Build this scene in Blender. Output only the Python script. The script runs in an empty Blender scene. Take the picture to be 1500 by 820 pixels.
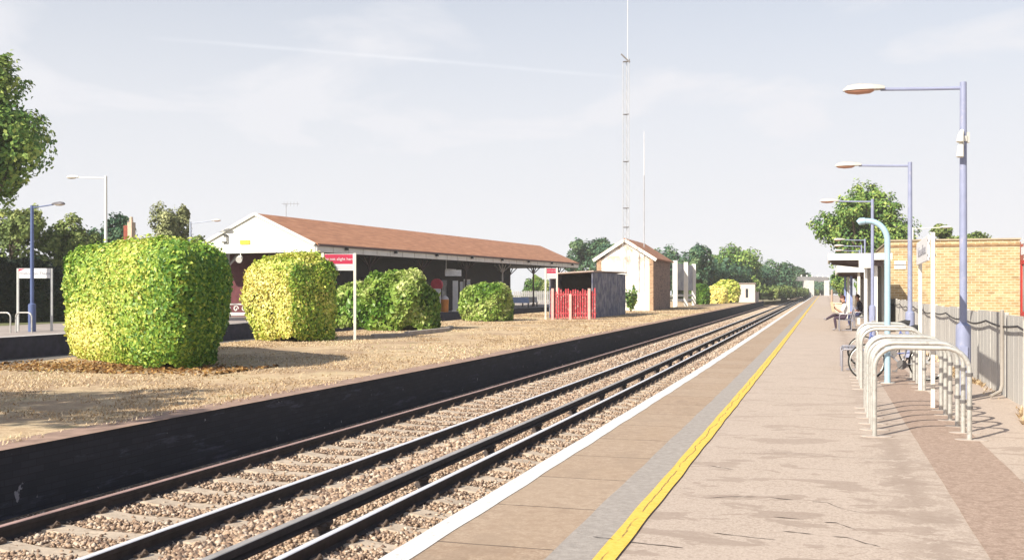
import bpy, math, random
import numpy as np
from mathutils import Matrix, Vector
random.seed(7); RNG = np.random.default_rng(7)
SC = bpy.context.scene; COL = SC.collection
F = 1500.0; H = 1.6; TH = math.atan(458/1500.0); CT, ST = math.cos(TH), math.sin(TH)

# ------------------------------------------------------------------ site survey helpers
def gz(y):
    """the whole station rises gently into the distance"""
    y = np.asarray(y, float)
    r = 0.0055*(np.sqrt((y-22)**2+40)+(y-22))/2
    return np.minimum(r, 1.30)
def gzf(y): return float(gz(y))
def at(u, d):
    xc = (u-750)*d/F
    return (xc*CT-d*ST, d*CT+xc*ST)
def zat(v, d): return H+(431-v)*d/F
def lerp(a, b, t): return a+(b-a)*t

# ------------------------------------------------------------------ materials
MATS = {}
class NT:
    def __init__(s, name):
        s.m = bpy.data.materials.new(name); s.m.use_nodes = True
        s.t = s.m.node_tree; s.b = s.t.nodes['Principled BSDF']; s.t.nodes.remove(s.t.nodes['Principled BSDF'])
        s.b = s.t.nodes.new('ShaderNodeBsdfPrincipled')
        s.t.links.new(s.b.outputs[0], s.t.nodes['Material Output'].inputs[0])
        s.pos = s.n('ShaderNodeNewGeometry').outputs['Position']
    def n(s, typ, **kw):
        nd = s.t.nodes.new(typ)
        for k, v in kw.items(): setattr(nd, k, v)
        return nd
    def link(s, a, b): s.t.links.new(a, b)
    def mapping(s, scale, src=None):
        mp = s.n('ShaderNodeMapping'); mp.inputs['Scale'].default_value = scale
        s.link(src or s.pos, mp.inputs['Vector']); return mp.outputs[0]
    def noise(s, scale, detail=4, rough=.55, vec=None, dist=0):
        nd = s.n('ShaderNodeTexNoise'); nd.inputs['Scale'].default_value = scale
        nd.inputs['Detail'].default_value = detail; nd.inputs['Roughness'].default_value = rough
        nd.inputs['Distortion'].default_value = dist
        s.link(vec if vec is not None else s.pos, nd.inputs['Vector']); return nd.outputs['Fac']
    def ramp(s, fac, stops, interp='LINEAR'):
        r = s.n('ShaderNodeValToRGB'); r.color_ramp.interpolation = interp
        el = r.color_ramp.elements
        while len(el) < len(stops): el.new(0.5)
        for e, (p, c) in zip(el, stops):
            e.position = p
            e.color = (c, c, c, 1) if isinstance(c, (int, float)) else (*c, 1)
        s.link(fac, r.inputs['Fac']); return r.outputs['Color']
    def mix(s, fac, a, b, mode='MIX'):
        m = s.n('ShaderNodeMix'); m.data_type = 'RGBA'; m.blend_type = mode
        for sock, val in ((m.inputs[0], fac), (m.inputs[6], a), (m.inputs[7], b)):
            if isinstance(val, (int, float)): sock.default_value = val
            elif isinstance(val, tuple): sock.default_value = (*val, 1)
            else: s.link(val, sock)
        return m.outputs[2]
    def math(s, op, a, b=0.0, c=None):
        m = s.n('ShaderNodeMath'); m.operation = op
        for i, val in enumerate((a, b) if c is None else (a, b, c)):
            if isinstance(val, (int, float)): m.inputs[i].default_value = val
            else: s.link(val, m.inputs[i])
        return m.outputs[0]
    def sep(s, vec=None):
        n = s.n('ShaderNodeSeparateXYZ'); s.link(vec or s.pos, n.inputs[0]); return n.outputs
    def comb(s, x, y, z=0.0):
        n = s.n('ShaderNodeCombineXYZ')
        for i, v in enumerate((x, y, z)):
            if isinstance(v, (int, float)): n.inputs[i].default_value = v
            else: s.link(v, n.inputs[i])
        return n.outputs[0]
    def bump(s, h, strength=.3, dist=.02):
        b = s.n('ShaderNodeBump'); b.inputs['Strength'].default_value = strength
        b.inputs['Distance'].default_value = dist
        s.link(h, b.inputs['Height']); s.link(b.outputs[0], s.b.inputs['Normal'])
    def color(s, c):
        if isinstance(c, tuple): s.b.inputs['Base Color'].default_value = (*c, 1)
        else: s.link(c, s.b.inputs['Base Color'])
    def set(s, **kw):
        for k, v in kw.items(): s.b.inputs[k.replace('_', ' ')].default_value = v

def M(name, col, rough=.6, var=.18, scale=3.0, bump=0, bscale=40, metal=0, dirt=None, dirtpos=.62):
    if name in MATS: return MATS[name]
    t = NT(name)
    n = t.noise(scale, 5, .6)
    lo = tuple(max(0, c*(1-var)) for c in col); hi = tuple(min(1, c*(1+var)) for c in col)
    c = t.ramp(n, [(.3, lo), (.7, hi)])
    if dirt:
        d = t.noise(scale*1.7, 6, .65)
        c = t.mix(t.ramp(d, [(dirtpos-.08, 0.0), (dirtpos+.06, 1.0)]), c, dirt)
    t.color(c); t.set(Roughness=rough, Metallic=metal)
    if bump: t.bump(t.noise(bscale, 4, .6), bump, .01)
    MATS[name] = t.m; return t.m

def leaf_mat(name, stops, rough=.55, trans=.12):
    if name in MATS: return MATS[name]
    t = NT(name)
    a = t.n('ShaderNodeAttribute', attribute_name='tint')
    c = t.ramp(a.outputs['Fac'], stops)
    t.color(c); t.set(Roughness=rough)
    t.b.inputs['Specular IOR Level'].default_value = .3
    tr = t.n('ShaderNodeBsdfTranslucent'); t.link(c, tr.inputs['Color'])
    mx = t.n('ShaderNodeMixShader'); mx.inputs[0].default_value = trans
    t.link(t.b.outputs[0], mx.inputs[1]); t.link(tr.outputs[0], mx.inputs[2])
    t.link(mx.outputs[0], t.t.nodes['Material Output'].inputs[0])
    MATS[name] = t.m; return t.m

def brick_mat(name, axis, c1, c2, mortar, bw=.225, bh=.075, spread=.35, rough=.85):
    t = NT(name); x, y, z = t.sep()
    v = t.comb(x if axis == 'x' else y, z)
    b = t.n('ShaderNodeTexBrick'); b.inputs['Scale'].default_value = 1
    b.inputs['Brick Width'].default_value = bw; b.inputs['Row Height'].default_value = bh
    b.inputs['Mortar Size'].default_value = .011; b.inputs['Bias'].default_value = -.1
    b.inputs['Color1'].default_value = (*c1, 1); b.inputs['Color2'].default_value = (*c2, 1)
    b.inputs['Mortar'].default_value = (*mortar, 1)
    t.link(v, b.inputs['Vector'])
    cells = t.n('ShaderNodeTexVoronoi'); cells.inputs['Scale'].default_value = 1
    t.link(t.mapping((1/.26, 1/.26, 1/.10)), cells.inputs['Vector'])
    g = t.n('ShaderNodeSeparateColor'); t.link(cells.outputs['Color'], g.inputs[0])
    k = t.ramp(g.outputs[0], [(0, 1-spread*1.3), (.10, 1-spread*.6), (.4, .97), (1, 1+spread*.35)])
    c = t.mix(1.0, b.outputs['Color'], k, 'MULTIPLY')
    st = t.noise(.7, 5, .6)
    c = t.mix(t.ramp(st, [(.58, 0.0), (.78, .35)]), c, tuple(q*.6 for q in c1))
    t.color(c); t.set(Roughness=rough)
    t.bump(b.outputs['Fac'], .3, -.01)
    return t.m

# ------------------------------------------------------------------ mesh builder
class MB:
    def __init__(s, mtx=None):
        s.v = []; s.f = []; s.mi = []; s.M = mtx
    def add(s, vs, fs, mi=0):
        o = len(s.v)
        for p in vs:
            p = Vector(p)
            s.v.append(tuple(s.M @ p) if s.M is not None else tuple(p))
        for f in fs: s.f.append(tuple(i+o for i in f)); s.mi.append(mi)
        return s
    def box(s, x0, x1, y0, y1, z0, z1, mi=0):
        return s.add([(x0,y0,z0),(x1,y0,z0),(x1,y1,z0),(x0,y1,z0),(x0,y0,z1),(x1,y0,z1),(x1,y1,z1),(x0,y1,z1)],
              [(0,3,2,1),(4,5,6,7),(0,1,5,4),(1,2,6,5),(2,3,7,6),(3,0,4,7)], mi)
    def tube(s, pts, r, n=10, mi=0, caps=True):
        P = [Vector(p) for p in pts]; R = r if isinstance(r, (list, tuple)) else [r]*len(P)
        rings = []; up = None
        for i, p in enumerate(P):
            t = (P[min(i+1, len(P)-1)]-P[max(i-1, 0)]).normalized()
            if up is None:
                up = Vector((0,0,1)) if abs(t.z) < .9 else Vector((1,0,0))
            a = (up-t*up.dot(t)).normalized(); b = t.cross(a); up = a
            rings.append([p+(a*math.cos(2*math.pi*k/n)+b*math.sin(2*math.pi*k/n))*R[i] for k in range(n)])
        vs = [q for ring in rings for q in ring]; fs = []
        for i in range(len(P)-1):
            for k in range(n):
                k2 = (k+1) % n
                fs.append((i*n+k, i*n+k2, (i+1)*n+k2, (i+1)*n+k))
        if caps:
            fs.append(tuple(reversed(range(n)))); fs.append(tuple(range((len(P)-1)*n, len(P)*n)))
        return s.add(vs, fs, mi)
    def cyl(s, p0, p1, r0, r1=None, n=12, mi=0): return s.tube([p0, p1], [r0, r0 if r1 is None else r1], n, mi)
    def beam(s, p0, p1, w, h, mi=0):
        p0, p1 = Vector(p0), Vector(p1); t = (p1-p0).normalized()
        up = Vector((0,0,1)) if abs(t.z) < .95 else Vector((0,1,0))
        a = t.cross(up).normalized()*w/2; b = a.cross(t).normalized()*h/2
        vs = [p0-a-b, p0+a-b, p0+a+b, p0-a+b, p1-a-b, p1+a-b, p1+a+b, p1-a+b]
        return s.add(vs, [(0,1,2,3),(7,6,5,4),(0,4,5,1),(1,5,6,2),(2,6,7,3),(3,7,4,0)], mi)
    def prism(s, poly, d, mi=0):
        """poly: list of 3-D points in a plane, extruded by vector d"""
        n = len(poly); P = [Vector(p) for p in poly]; d = Vector(d)
        fs = [tuple(range(n)), tuple(reversed(range(n, 2*n)))]
        for i in range(n): fs.append((i, i+n, (i+1) % n+n, (i+1) % n))
        return s.add(P+[p+d for p in P], fs, mi)
    def build(s, name, mats, parent=None, smooth=False, bevel=0):
        me = bpy.data.meshes.new(name); off = wloc(parent) if parent is not None else Vector((0,0,0))
        me.from_pydata([tuple(Vector(p)-off) for p in s.v], [], s.f); me.update()
        for m in (mats if isinstance(mats, (list, tuple)) else [mats]): me.materials.append(m)
        if len(me.materials) > 1: me.polygons.foreach_set('material_index', s.mi)
        fix_normals(me)
        if smooth:
            me.polygons.foreach_set('use_smooth', [True]*len(me.polygons))
            try: me.set_sharp_from_angle(angle=math.radians(42))
            except Exception: pass
        o = bpy.data.objects.new(name, me); COL.objects.link(o); o.parent = parent
        if bevel:
            b = o.modifiers.new('bevel', 'BEVEL'); b.width = bevel; b.segments = 2; b.limit_method = 'ANGLE'
        return o
def fix_normals(me):
    import bmesh
    bm = bmesh.new(); bm.from_mesh(me); bmesh.ops.recalc_face_normals(bm, faces=bm.faces); bm.to_mesh(me); bm.free()
def wloc(o):
    v = Vector((0,0,0))
    while o is not None: v += o.location; o = o.parent
    return v
def npmesh(name, V, Fq, mat, parent=None, tint=None, smooth=False):
    """fast mesh of equal-size faces; V already relative to the parent"""
    V = np.asarray(V, np.float32).reshape(-1, 3); Fq = np.asarray(Fq, np.int32); k = Fq.shape[1]
    me = bpy.data.meshes.new(name)
    me.vertices.add(len(V)); me.vertices.foreach_set('co', V.ravel())
    me.loops.add(Fq.size); me.loops.foreach_set('vertex_index', Fq.ravel())
    me.polygons.add(len(Fq)); me.polygons.foreach_set('loop_start', np.arange(0, Fq.size, k, dtype=np.int32))
    me.update(calc_edges=True); me.validate()
    if tint is not None:
        a = me.attributes.new('tint', 'FLOAT', 'POINT'); a.data.foreach_set('value', np.asarray(tint, np.float32))
    me.materials.append(mat)
    if smooth: me.polygons.foreach_set('use_smooth', np.ones(len(me.polygons), bool))
    o = bpy.data.objects.new(name, me); COL.objects.link(o); o.parent = parent
    return o
def tag(o, label=None, cat=None, group=None, kind=None):
    if label: o['label'] = label
    if cat: o['category'] = cat
    if group: o['group'] = group
    if kind: o['kind'] = kind
    return o
def thing(name, label, cat, loc, group=None):
    o = bpy.data.objects.new(name, None); COL.objects.link(o); o.location = loc
    o.empty_display_size = .2
    return tag(o, label, cat, group)
def copy_tree(o, parent=None):
    c = o.copy(); COL.objects.link(c)
    if parent is not None: c.parent = parent
    for ch in list(o.children): copy_tree(ch, c)
    return c
def text(name, body, size, mat, parent, mtx, extrude=.002, align='CENTER'):
    cu = bpy.data.curves.new(name, 'FONT'); cu.body = body; cu.size = size; cu.extrude = extrude
    cu.align_x = align; cu.align_y = 'CENTER'; cu.materials.append(mat)
    tmp = bpy.data.objects.new(name, cu); COL.objects.link(tmp)
    me = bpy.data.meshes.new_from_object(tmp.evaluated_get(bpy.context.evaluated_depsgraph_get()))
    bpy.data.objects.remove(tmp); bpy.data.curves.remove(cu); me.name = name
    if not me.materials: me.materials.append(mat)
    o = bpy.data.objects.new(name, me); COL.objects.link(o); o.parent = parent
    o.matrix_local = Matrix.Translation(-wloc(parent)) @ mtx
    return o
def frame_mtx(origin, right, up):
    r = Vector(right).normalized(); u = Vector(up).normalized(); n = r.cross(u)
    m = Matrix((r, u, n)).transposed().to_4x4(); m.translation = Vector(origin); return m

# ------------------------------------------------------------------ camera, world, sun
cam = bpy.data.objects.new('camera', bpy.data.cameras.new('camera')); COL.objects.link(cam)
cam.location = (0, 0, H); cam.rotation_euler = (math.radians(90), 0, TH)
cam.data.lens = 36; cam.data.sensor_width = 36; cam.data.sensor_fit = 'HORIZONTAL'
cam.data.shift_y = 21/1500; cam.data.clip_start = .1; cam.data.clip_end = 4000
SC.camera = cam
SUN_EL = math.radians(36); AZ = math.radians(28)        # azimuth of the light's travel: from +y towards +x
sd = Vector((math.sin(AZ)*math.cos(SUN_EL), math.cos(AZ)*math.cos(SUN_EL), -math.sin(SUN_EL)))
sun = bpy.data.objects.new('sun', bpy.data.lights.new('sun', 'SUN')); COL.objects.link(sun)
sun.data.energy = 4.9; sun.data.angle = math.radians(.6); sun.data.color = (1, .93, .80)
sun.rotation_euler = sd.to_track_quat('-Z', 'Y').to_euler(); sun.location = (-20, -30, 40)
W = bpy.data.worlds.new('World'); SC.world = W; W.use_nodes = True
wt = W.node_tree; bg = wt.nodes['Background']
sky = wt.nodes.new('ShaderNodeTexSky'); sky.sky_type = 'NISHITA'; sky.sun_disc = False
sky.sun_elevation = SUN_EL; sky.sun_rotation = math.atan2(-sd.x, -sd.y) % (2*math.pi)
sky.air_density = 1.0; sky.dust_density = 2.0; sky.ozone_density = 1.2
def wn(t, **kw):
    n = wt.nodes.new(t)
    for k, v in kw.items(): setattr(n, k, v)
    return n
tc = wn('ShaderNodeTexCoord')
def wmap(scale, rot=(0,0,0)):
    m = wn('ShaderNodeMapping'); m.inputs['Scale'].default_value = scale; m.inputs['Rotation'].default_value = rot
    wt.links.new(tc.outputs['Generated'], m.inputs['Vector']); return m.outputs[0]
def wnoise(vec, scale, detail=6, rough=.6, dist=0.):
    n = wn('ShaderNodeTexNoise'); n.inputs['Scale'].default_value = scale; n.inputs['Detail'].default_value = detail
    n.inputs['Roughness'].default_value = rough; n.inputs['Distortion'].default_value = dist
    wt.links.new(vec, n.inputs['Vector']); return n.outputs['Fac']
def wramp(f, stops):
    r = wn('ShaderNodeValToRGB'); el = r.color_ramp.elements
    while len(el) < len(stops): el.new(.5)
    for e, (p, c) in zip(el, stops): e.position = p; e.color = (c, c, c, 1)
    wt.links.new(f, r.inputs['Fac']); return r.outputs['Color']
def wmath(op, a, b=0., clamp=False):
    m = wn('ShaderNodeMath', operation=op, use_clamp=clamp)
    for i, v in enumerate((a, b)):
        if isinstance(v, (int, float)): m.inputs[i].default_value = v
        else: wt.links.new(v, m.inputs[i])
    return m.outputs[0]
def wdot(vec):
    m = wn('ShaderNodeVectorMath', operation='DOT_PRODUCT'); wt.links.new(tc.outputs['Generated'], m.inputs[0])
    m.inputs[1].default_value = vec; return m.outputs['Value']
cl = wramp(wnoise(wmap((1.0, 1.0, 3.0), (0, .1, .7)), 4.2, 5, .52, .25), [(.38, 0.), (.68, 1.)])
sepw = wn('ShaderNodeSeparateXYZ'); wt.links.new(tc.outputs['Generated'], sepw.inputs[0])
hazy = wramp(sepw.outputs['Z'], [(.0, 1.0), (.08, 1.0), (.17, .88), (.27, .66), (.38, .30), (.65, .03)])
# vapour trail: a thin band round a great circle of the sky dome
def sdir(u, v): 
    d = Vector(((u-750)*CT/F-ST, CT+(u-750)*ST/F, (431-v)/F)); return d.normalized()
t0, t1 = sdir(240, 57), sdir(905, 112); tn = t0.cross(t1).normalized(); along = (t1-t0).normalized(); mid = (t0+t1).normalized()
half = (t1-t0).length/2
wob = wmath('MULTIPLY', wmath('SUBTRACT', wnoise(wmap((1,1,1)), 9, 3), .5), .004)
band = wmath('ABSOLUTE', wmath('ADD', wdot(tn), wob))
trail = wmath('SUBTRACT', 1.0, wmath('DIVIDE', band, .0026), True)
ext = wmath('SUBTRACT', 1.0, wmath('POWER', wmath('DIVIDE', wmath('ABSOLUTE', wdot(along)), half+.02), 4.), True)
trail = wmath('MULTIPLY', wmath('MULTIPLY', trail, ext), wramp(wnoise(wmap((1,1,1)), 14, 4), [(.3, .25), (.7, .8)]))
cl = wmath('MULTIPLY', cl, wramp(sepw.outputs['Z'], [(.0, .9), (.30, .75), (.5, .3), (.8, .1)]))
cf = wmath('MAXIMUM', hazy, wmath('ADD', wmath('MULTIPLY', hazy, .62), wmath('MULTIPLY', cl, .75)), True)
wm = wn('ShaderNodeMix'); wm.data_type = 'RGBA'
wt.links.new(cf, wm.inputs[0]); wt.links.new(sky.outputs[0], wm.inputs[6])
WHITE = (6.15, 6.22, 6.6)
wm.inputs[7].default_value = (*WHITE, 1)
wa = wn('ShaderNodeMix'); wa.data_type = 'RGBA'; wa.blend_type = 'ADD'; wt.links.new(wmath('MULTIPLY', trail, .85), wa.inputs[0]); wt.links.new(wm.outputs[2], wa.inputs[6]); wa.inputs[7].default_value = (1.3, 1.2, 1.05, 1)
wt.links.new(wa.outputs[2], bg.inputs['Color']); bg.inputs['Strength'].default_value = .09
vs = SC.view_settings; vs.view_transform = 'Standard'; vs.look = 'None'; vs.exposure = .62; vs.gamma = 1; vs.use_curve_mapping = False
SC.render.engine = 'CYCLES'; SC.cycles.use_denoising = True
SC.cycles.max_bounces = 6; SC.cycles.volume_bounces = 1; SC.cycles.transparent_max_bounces = 6; SC.cycles.caustics_reflective = False; SC.cycles.caustics_refractive = False

# ------------------------------------------------------------------ the setting: ground, track bed, platforms
YS = np.concatenate([np.arange(-6, 60, 2.), np.arange(60, 160, 5.), np.arange(160, 420, 20.)])
def strip(name, xa, xb, zo, mat, y0=-6, y1=400, kind='structure', ys=None, skirt=None, nx=1):
    """a sheet lying along the line; xa, xb may be numbers or functions of y"""
    yy = [y for y in (YS if ys is None else ys) if y0 < y < y1]; yy = [y0]+yy+[y1]
    fa = xa if callable(xa) else (lambda y: xa); fb = xb if callable(xb) else (lambda y: xb)
    m = MB(); V = []; Fs = []
    for y in yy:
        for k in range(nx+1): V.append((lerp(fa(y), fb(y), k/nx), y, gzf(y)+zo))
    w = nx+1
    for i in range(len(yy)-1):
        for k in range(nx): Fs.append((i*w+k, i*w+k+1, (i+1)*w+k+1, (i+1)*w+k))
    m.add(V, Fs)
    o = m.build(name, mat); 
    # keep the sheet facing up
    me = o.data
    if me.polygons[0].normal.z < 0: me.flip_normals()
    if kind: o['kind'] = kind
    return o
def wallstrip(name, xf, z0, z1, mat, y0=-6, y1=400, thick=.3, side=-1):
    yy = [y0]+[y for y in YS if y0 < y < y1]+[y1]; fx = xf if callable(xf) else (lambda y: xf)
    m = MB(); V = []; Fs = []
    for y in yy:
        g = gzf(y); x = fx(y); V += [(x, y, g+z0), (x, y, g+z1), (x+side*thick, y, g+z1), (x+side*thick, y, g+z0)]
    for i in range(len(yy)-1):
        a = i*4; b = a+4
        for k in range(4): Fs.append((a+k, a+(k+1) % 4, b+(k+1) % 4, b+k))
    Fs += [(0,1,2,3), tuple(len(V)-4+k for k in (3,2,1,0))]
    m.add(V, Fs); o = m.build(name, mat); o['kind'] = 'structure'; return o

# ground sheet to the horizon
t = NT('ground earth'); n1 = t.noise(.15, 5); n2 = t.noise(3, 5)
t.color(t.mix(n2, t.ramp(n1, [(.3, (.10, .12, .05)), (.7, (.26, .21, .11))]), (.2, .17, .1))); t.set(Roughness=.95); MAT_EARTH = t.m
yy = [-60, -6]+[float(y) for y in np.arange(0, 300, 20)]+[400, 900]
xx = [-700, -300, -100, -40, -28, -17, -8, -2.4, 10, 40, 100, 300, 700]
m = MB(); m.add([(x, y, gzf(y)-.86) for y in yy for x in xx],
    [(j*len(xx)+i, j*len(xx)+i+1, (j+1)*len(xx)+i+1, (j+1)*len(xx)+i) for j in range(len(yy)-1) for i in range(len(xx)-1)])
g = m.build('ground', MAT_EARTH); g['kind'] = 'structure'
if g.data.polygons[0].normal.z < 0: g.data.flip_normals()

# ballast bed
t = NT('ballast'); vo = t.n('ShaderNodeTexVoronoi'); vo.inputs['Scale'].default_value = 19; t.link(t.pos, vo.inputs['Vector'])
sc_ = t.n('ShaderNodeSeparateColor'); t.link(vo.outputs['Color'], sc_.inputs[0])
c = t.ramp(sc_.outputs[0], [(0, (.10, .065, .045)), (.35, (.21, .15, .105)), (.7, (.33, .245, .18)), (1, (.44, .36, .28))])
c = t.mix(t.ramp(t.noise(.6, 4), [(.4, 0.), (.7, .5)]), c, (.22, .16, .11))
t.color(c); t.set(Roughness=.95); t.bump(vo.outputs['Distance'], .9, -.04); MAT_BALLAST = t.m
strip('track_bed', -8.04, -2.46, -.715, MAT_BALLAST, nx=8)
strip('siding_bed', -28.4, -16, -.80, M('dark ballast', (.16, .14, .12), .95, .4, 8, .6, 18))

# ------- near platform
t = NT('platform tarmac')
fine = t.noise(70, 3, .7); grit = t.noise(17, 5, .72); med = t.noise(1.1, 6, .62)
c = t.ramp(fine, [(.32, (.33, .262, .212)), (.5, (.46, .375, .312)), (.72, (.56, .47, .40))])
c = t.mix(t.ramp(grit, [(.38, .9), (.50, 0.)]), c, (.38, .30, .245))
c = t.mix(t.ramp(t.noise(30, 2, .5), [(.36, .7), (.44, 0.)]), c, (.32, .25, .205))
c = t.mix(t.ramp(med, [(.35, 0.), (.7, .35)]), c, (.50, .415, .355))
x, y, z = t.sep()
wear = t.mix(grit, (.25, .185, .145), (.37, .295, .245))
p = t.noise(2.1, 6, .60, t.mapping((.62, 1.3, 1)), .5)
near = t.math('SUBTRACT', 1.0, t.math('MULTIPLY', t.math('SUBTRACT', y, 6.0), .07)); near.node.use_clamp = True
patch = t.ramp(p, [(.562, 0.), (.572, .8), (.68, 1.)])
c = t.mix(t.math('MULTIPLY', patch, t.math('ADD', .28, t.math('MULTIPLY', near, .62))), c, wear)
ex = t.math('SUBTRACT', 1.0, t.math('ABSOLUTE', t.math('DIVIDE', t.math('SUBTRACT', x, .68), .40))); ex.node.use_clamp = True
pe = t.math('MULTIPLY', t.ramp(t.math('ADD', t.noise(3.4, 7, .7), t.math('MULTIPLY', ex, .12)), [(.53, 0.), (.58, 1.)]), t.math('MULTIPLY', ex, .8))
c = t.mix(pe, c, wear)
lane = t.noise(.5, 4, .6, t.mapping((1.6, .12, 1)))
c = t.mix(t.ramp(lane, [(.5, 0.), (.7, .15)]), c, (.34, .27, .22))
t.color(c); t.set(Roughness=.92); t.bump(t.mix(.5, fine, grit), .5, .008); MAT_TARMAC = t.m
def wavy(x0, a, s):
    return lambda y: x0+a*math.sin(y*2.1+s)*.6+a*math.sin(y*5.3+s*2)*.5
fineys = np.concatenate([np.arange(-6, 30, .25), np.arange(30, 160, 4), np.arange(160, 420, 20.)])
PR = lambda y: 2.95
strip('platform', -1.60, PR, 0, MAT_TARMAC, nx=5)
t = NT('coping slabs'); x, y, z = t.sep()
fy = t.math('FRACT', t.math('DIVIDE', y, 1.235)); idn = t.math('FLOOR', t.math('DIVIDE', y, 1.235))
wnz = t.n('ShaderNodeTexWhiteNoise', noise_dimensions='1D'); t.link(idn, wnz.inputs['W'])
fi = t.noise(42, 5, .78); la = t.noise(.9, 5, .6, t.mapping((2.5, .8, 1))); gr = t.noise(9, 6, .75)
c = t.ramp(fi, [(.3, (.25, .17, .115)), (.5, (.385, .285, .205)), (.72, (.50, .395, .30))])
c = t.mix(t.ramp(gr, [(.38, .7), (.56, 0.)]), c, (.25, .165, .11)); c = t.mix(t.ramp(t.noise(1.7, 7, .72, t.mapping((1.2, .8, 1))), [(.53, 0.), (.58, .5), (.75, .6)]), c, (.27, .195, .14))
c = t.mix(t.ramp(la, [(.35, 0.), (.7, .55)]), c, (.34, .24, .16))
c = t.mix(t.math('MULTIPLY', wnz.outputs['Value'], .35), c, (.43, .34, .26))
jn = t.math('LESS_THAN', t.math('ADD', fy, t.math('MULTIPLY', t.math('SUBTRACT', t.noise(9, 3), .5), .03)), .018)
c = t.mix(t.math('MULTIPLY', jn, .85), c, (.12, .085, .06))
t.color(c); t.set(Roughness=.9); t.bump(fi, .35, .006); MAT_SLAB = t.m
strip('platform_coping', -2.56, -1.60, 0.004, MAT_SLAB, nx=2)
strip('tarmac_margin', wavy(-1.615, .006, 7), -1.335, .008, M('grey tarmac', (.33, .295, .268), .92, .16, 16, .4, 60, dirt=(.27, .235, .21), dirtpos=.62), ys=fineys)
t = NT('yellow paint'); a = t.noise(26, 5, .7); big = t.noise(2.0, 4)
c = t.ramp(a, [(.30, (.50, .33, .07)), (.42, (.70, .46, .06)), (.7, (.78, .55, .12))])
x, y, z = t.sep()
mid_ = t.math('LESS_THAN', t.math('ABSOLUTE', t.math('SUBTRACT', t.math('ADD', x, t.math('MULTIPLY', t.math('SUBTRACT', t.noise(1.6, 4), .5), .12)), -1.275)), .006)
c = t.mix(t.math('MULTIPLY', mid_, t.ramp(big, [(.38, 0.), (.46, .8)])), c, (.17, .11, .05))
t.color(c); t.set(Roughness=.7); MAT_YEL = t.m
strip('yellow_line', wavy(-1.335, .005, 1), wavy(-1.20, .006, 2), .012, MAT_YEL, ys=fineys)
t = NT('white paint line'); a = t.noise(30, 5, .7)
c = t.ramp(a, [(.3, (.42, .39, .36)), (.42, (.62, .61, .60)), (.7, (.72, .72, .71))])
t.color(c); t.set(Roughness=.7); MAT_WL = t.m
strip('white_line', wavy(-2.565, .004, 3), wavy(-2.385, .008, 4), .008, MAT_WL, ys=fineys)
t = NT('trench tarmac'); a = t.noise(60, 4, .75)
c = t.ramp(a, [(.32, (.25, .175, .132)), (.5, (.365, .265, .21)), (.7, (.48, .37, .30))]); c = t.mix(t.ramp(t.noise(14, 5, .7), [(.38, .6), (.55, 0.)]), c, (.22, .15, .11)); t.color(c); t.set(Roughness=.92); t.bump(a, .4, .006)
strip('trench_strip', wavy(.955, .004, 1), wavy(1.61, .004, 5), .004, t.m, y1=36, ys=fineys)
def gpx(u, v):
    d = F*H/(v-431); return at(u, d)
CRK = [[(147,490),(180,495),(300,507),(430,520)], [(495,366),(560,360),(660,360)], [(680,360),(775,370)], [(835,375),(880,378),(930,398),(990,410)], [(525,473),(620,485),(720,495)],
       [(715,423),(810,432)], [(870,440),(910,442),(975,465)], [(740,468),(840,478)], [(895,485),(940,487),(1000,505),(1050,518)], [(510,262),(590,275)], [(560,225),(760,222),(900,235),(1180,247)], [(620,65),(780,72)], [(405,332),(470,338)], [(700,150),(960,158)], [(640,100),(830,104)]]
MAT_CRACK = M('crack', (.055, .042, .038), .95); rk = random.Random(4)
for ci, cr_ in enumerate(CRK):
    P_ = [Vector((*gpx(800+a/2.143, 560+b/2.143), 0)) for a, b in cr_]; Q = []
    for a, b in zip(P_[:-1], P_[1:]):
        k_ = max(3, int((b-a).length/.05))
        for i in range(k_): Q.append(a.lerp(b, i/k_)+Vector((rk.uniform(-.004, .004), rk.uniform(-.007, .007), 0)))
    Q.append(P_[-1]); mm = MB(); V = []; fs = []
    faint = ci >= 10
    for i, q in enumerate(Q):
        w_ = (.003 if faint else .0078)*rk.uniform(.25, 1.25)*(.25 if i in (0, len(Q)-1) else 1); V += [(q.x, q.y-w_, gzf(q.y)+.003+(.012 if q.x < -1.3 else 0)), (q.x, q.y+w_, gzf(q.y)+.003+(.012 if q.x < -1.3 else 0))]
    for i in range(len(Q)-1): fs.append((2*i, 2*i+2, 2*i+3, 2*i+1))
    mm.add(V, fs); o = mm.build('pavement_crack', MAT_CRACK); o['kind'] = 'structure'
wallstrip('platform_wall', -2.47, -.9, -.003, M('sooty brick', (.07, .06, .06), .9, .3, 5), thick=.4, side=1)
MB().box(-2.58, -2.40, -6, 40, -.12, -.002).build('platform_lip', M('lip concrete', (.33, .27, .22), .9))['kind'] = 'structure'

# ------- grass island
BK = [(-10, -15.6), (10, -16.4), (18, -17.3), (21.5, -18.3), (34, -18.6), (58, -19.8), (90, -20.3), (140, -20.0), (150, -19)]
def xback(y): return float(np.interp(y, [b[0] for b in BK], [b[1] for b in BK]))
t = NT('dry grass'); f1 = t.noise(24, 5, .7); f2 = t.noise(.55, 5, .6); f3 = t.noise(3.2, 5, .62)
c = t.ramp(f1, [(.3, (.38, .27, .155)), (.5, (.56, .42, .26)), (.7, (.70, .56, .37))])
c = t.mix(t.ramp(f3, [(.45, 0.), (.65, .65)]), c, (.28, .16, .085))
c = t.mix(t.ramp(f2, [(.52, 0.), (.66, .55)]), c, (.52, .42, .25))
bare = t.ramp(t.noise(.42, 6, .68), [(.47, 0.), (.56, .8)]); c = t.mix(bare, c, t.mix(f1, (.27, .175, .105), (.46, .325, .21)))
x, y, z = t.sep()
c = t.mix(t.math('MULTIPLY', t.ramp(t.noise(1.4, 4), [(.60, 0.), (.7, 1.)]), .5), c, (.17, .17, .06))
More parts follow.
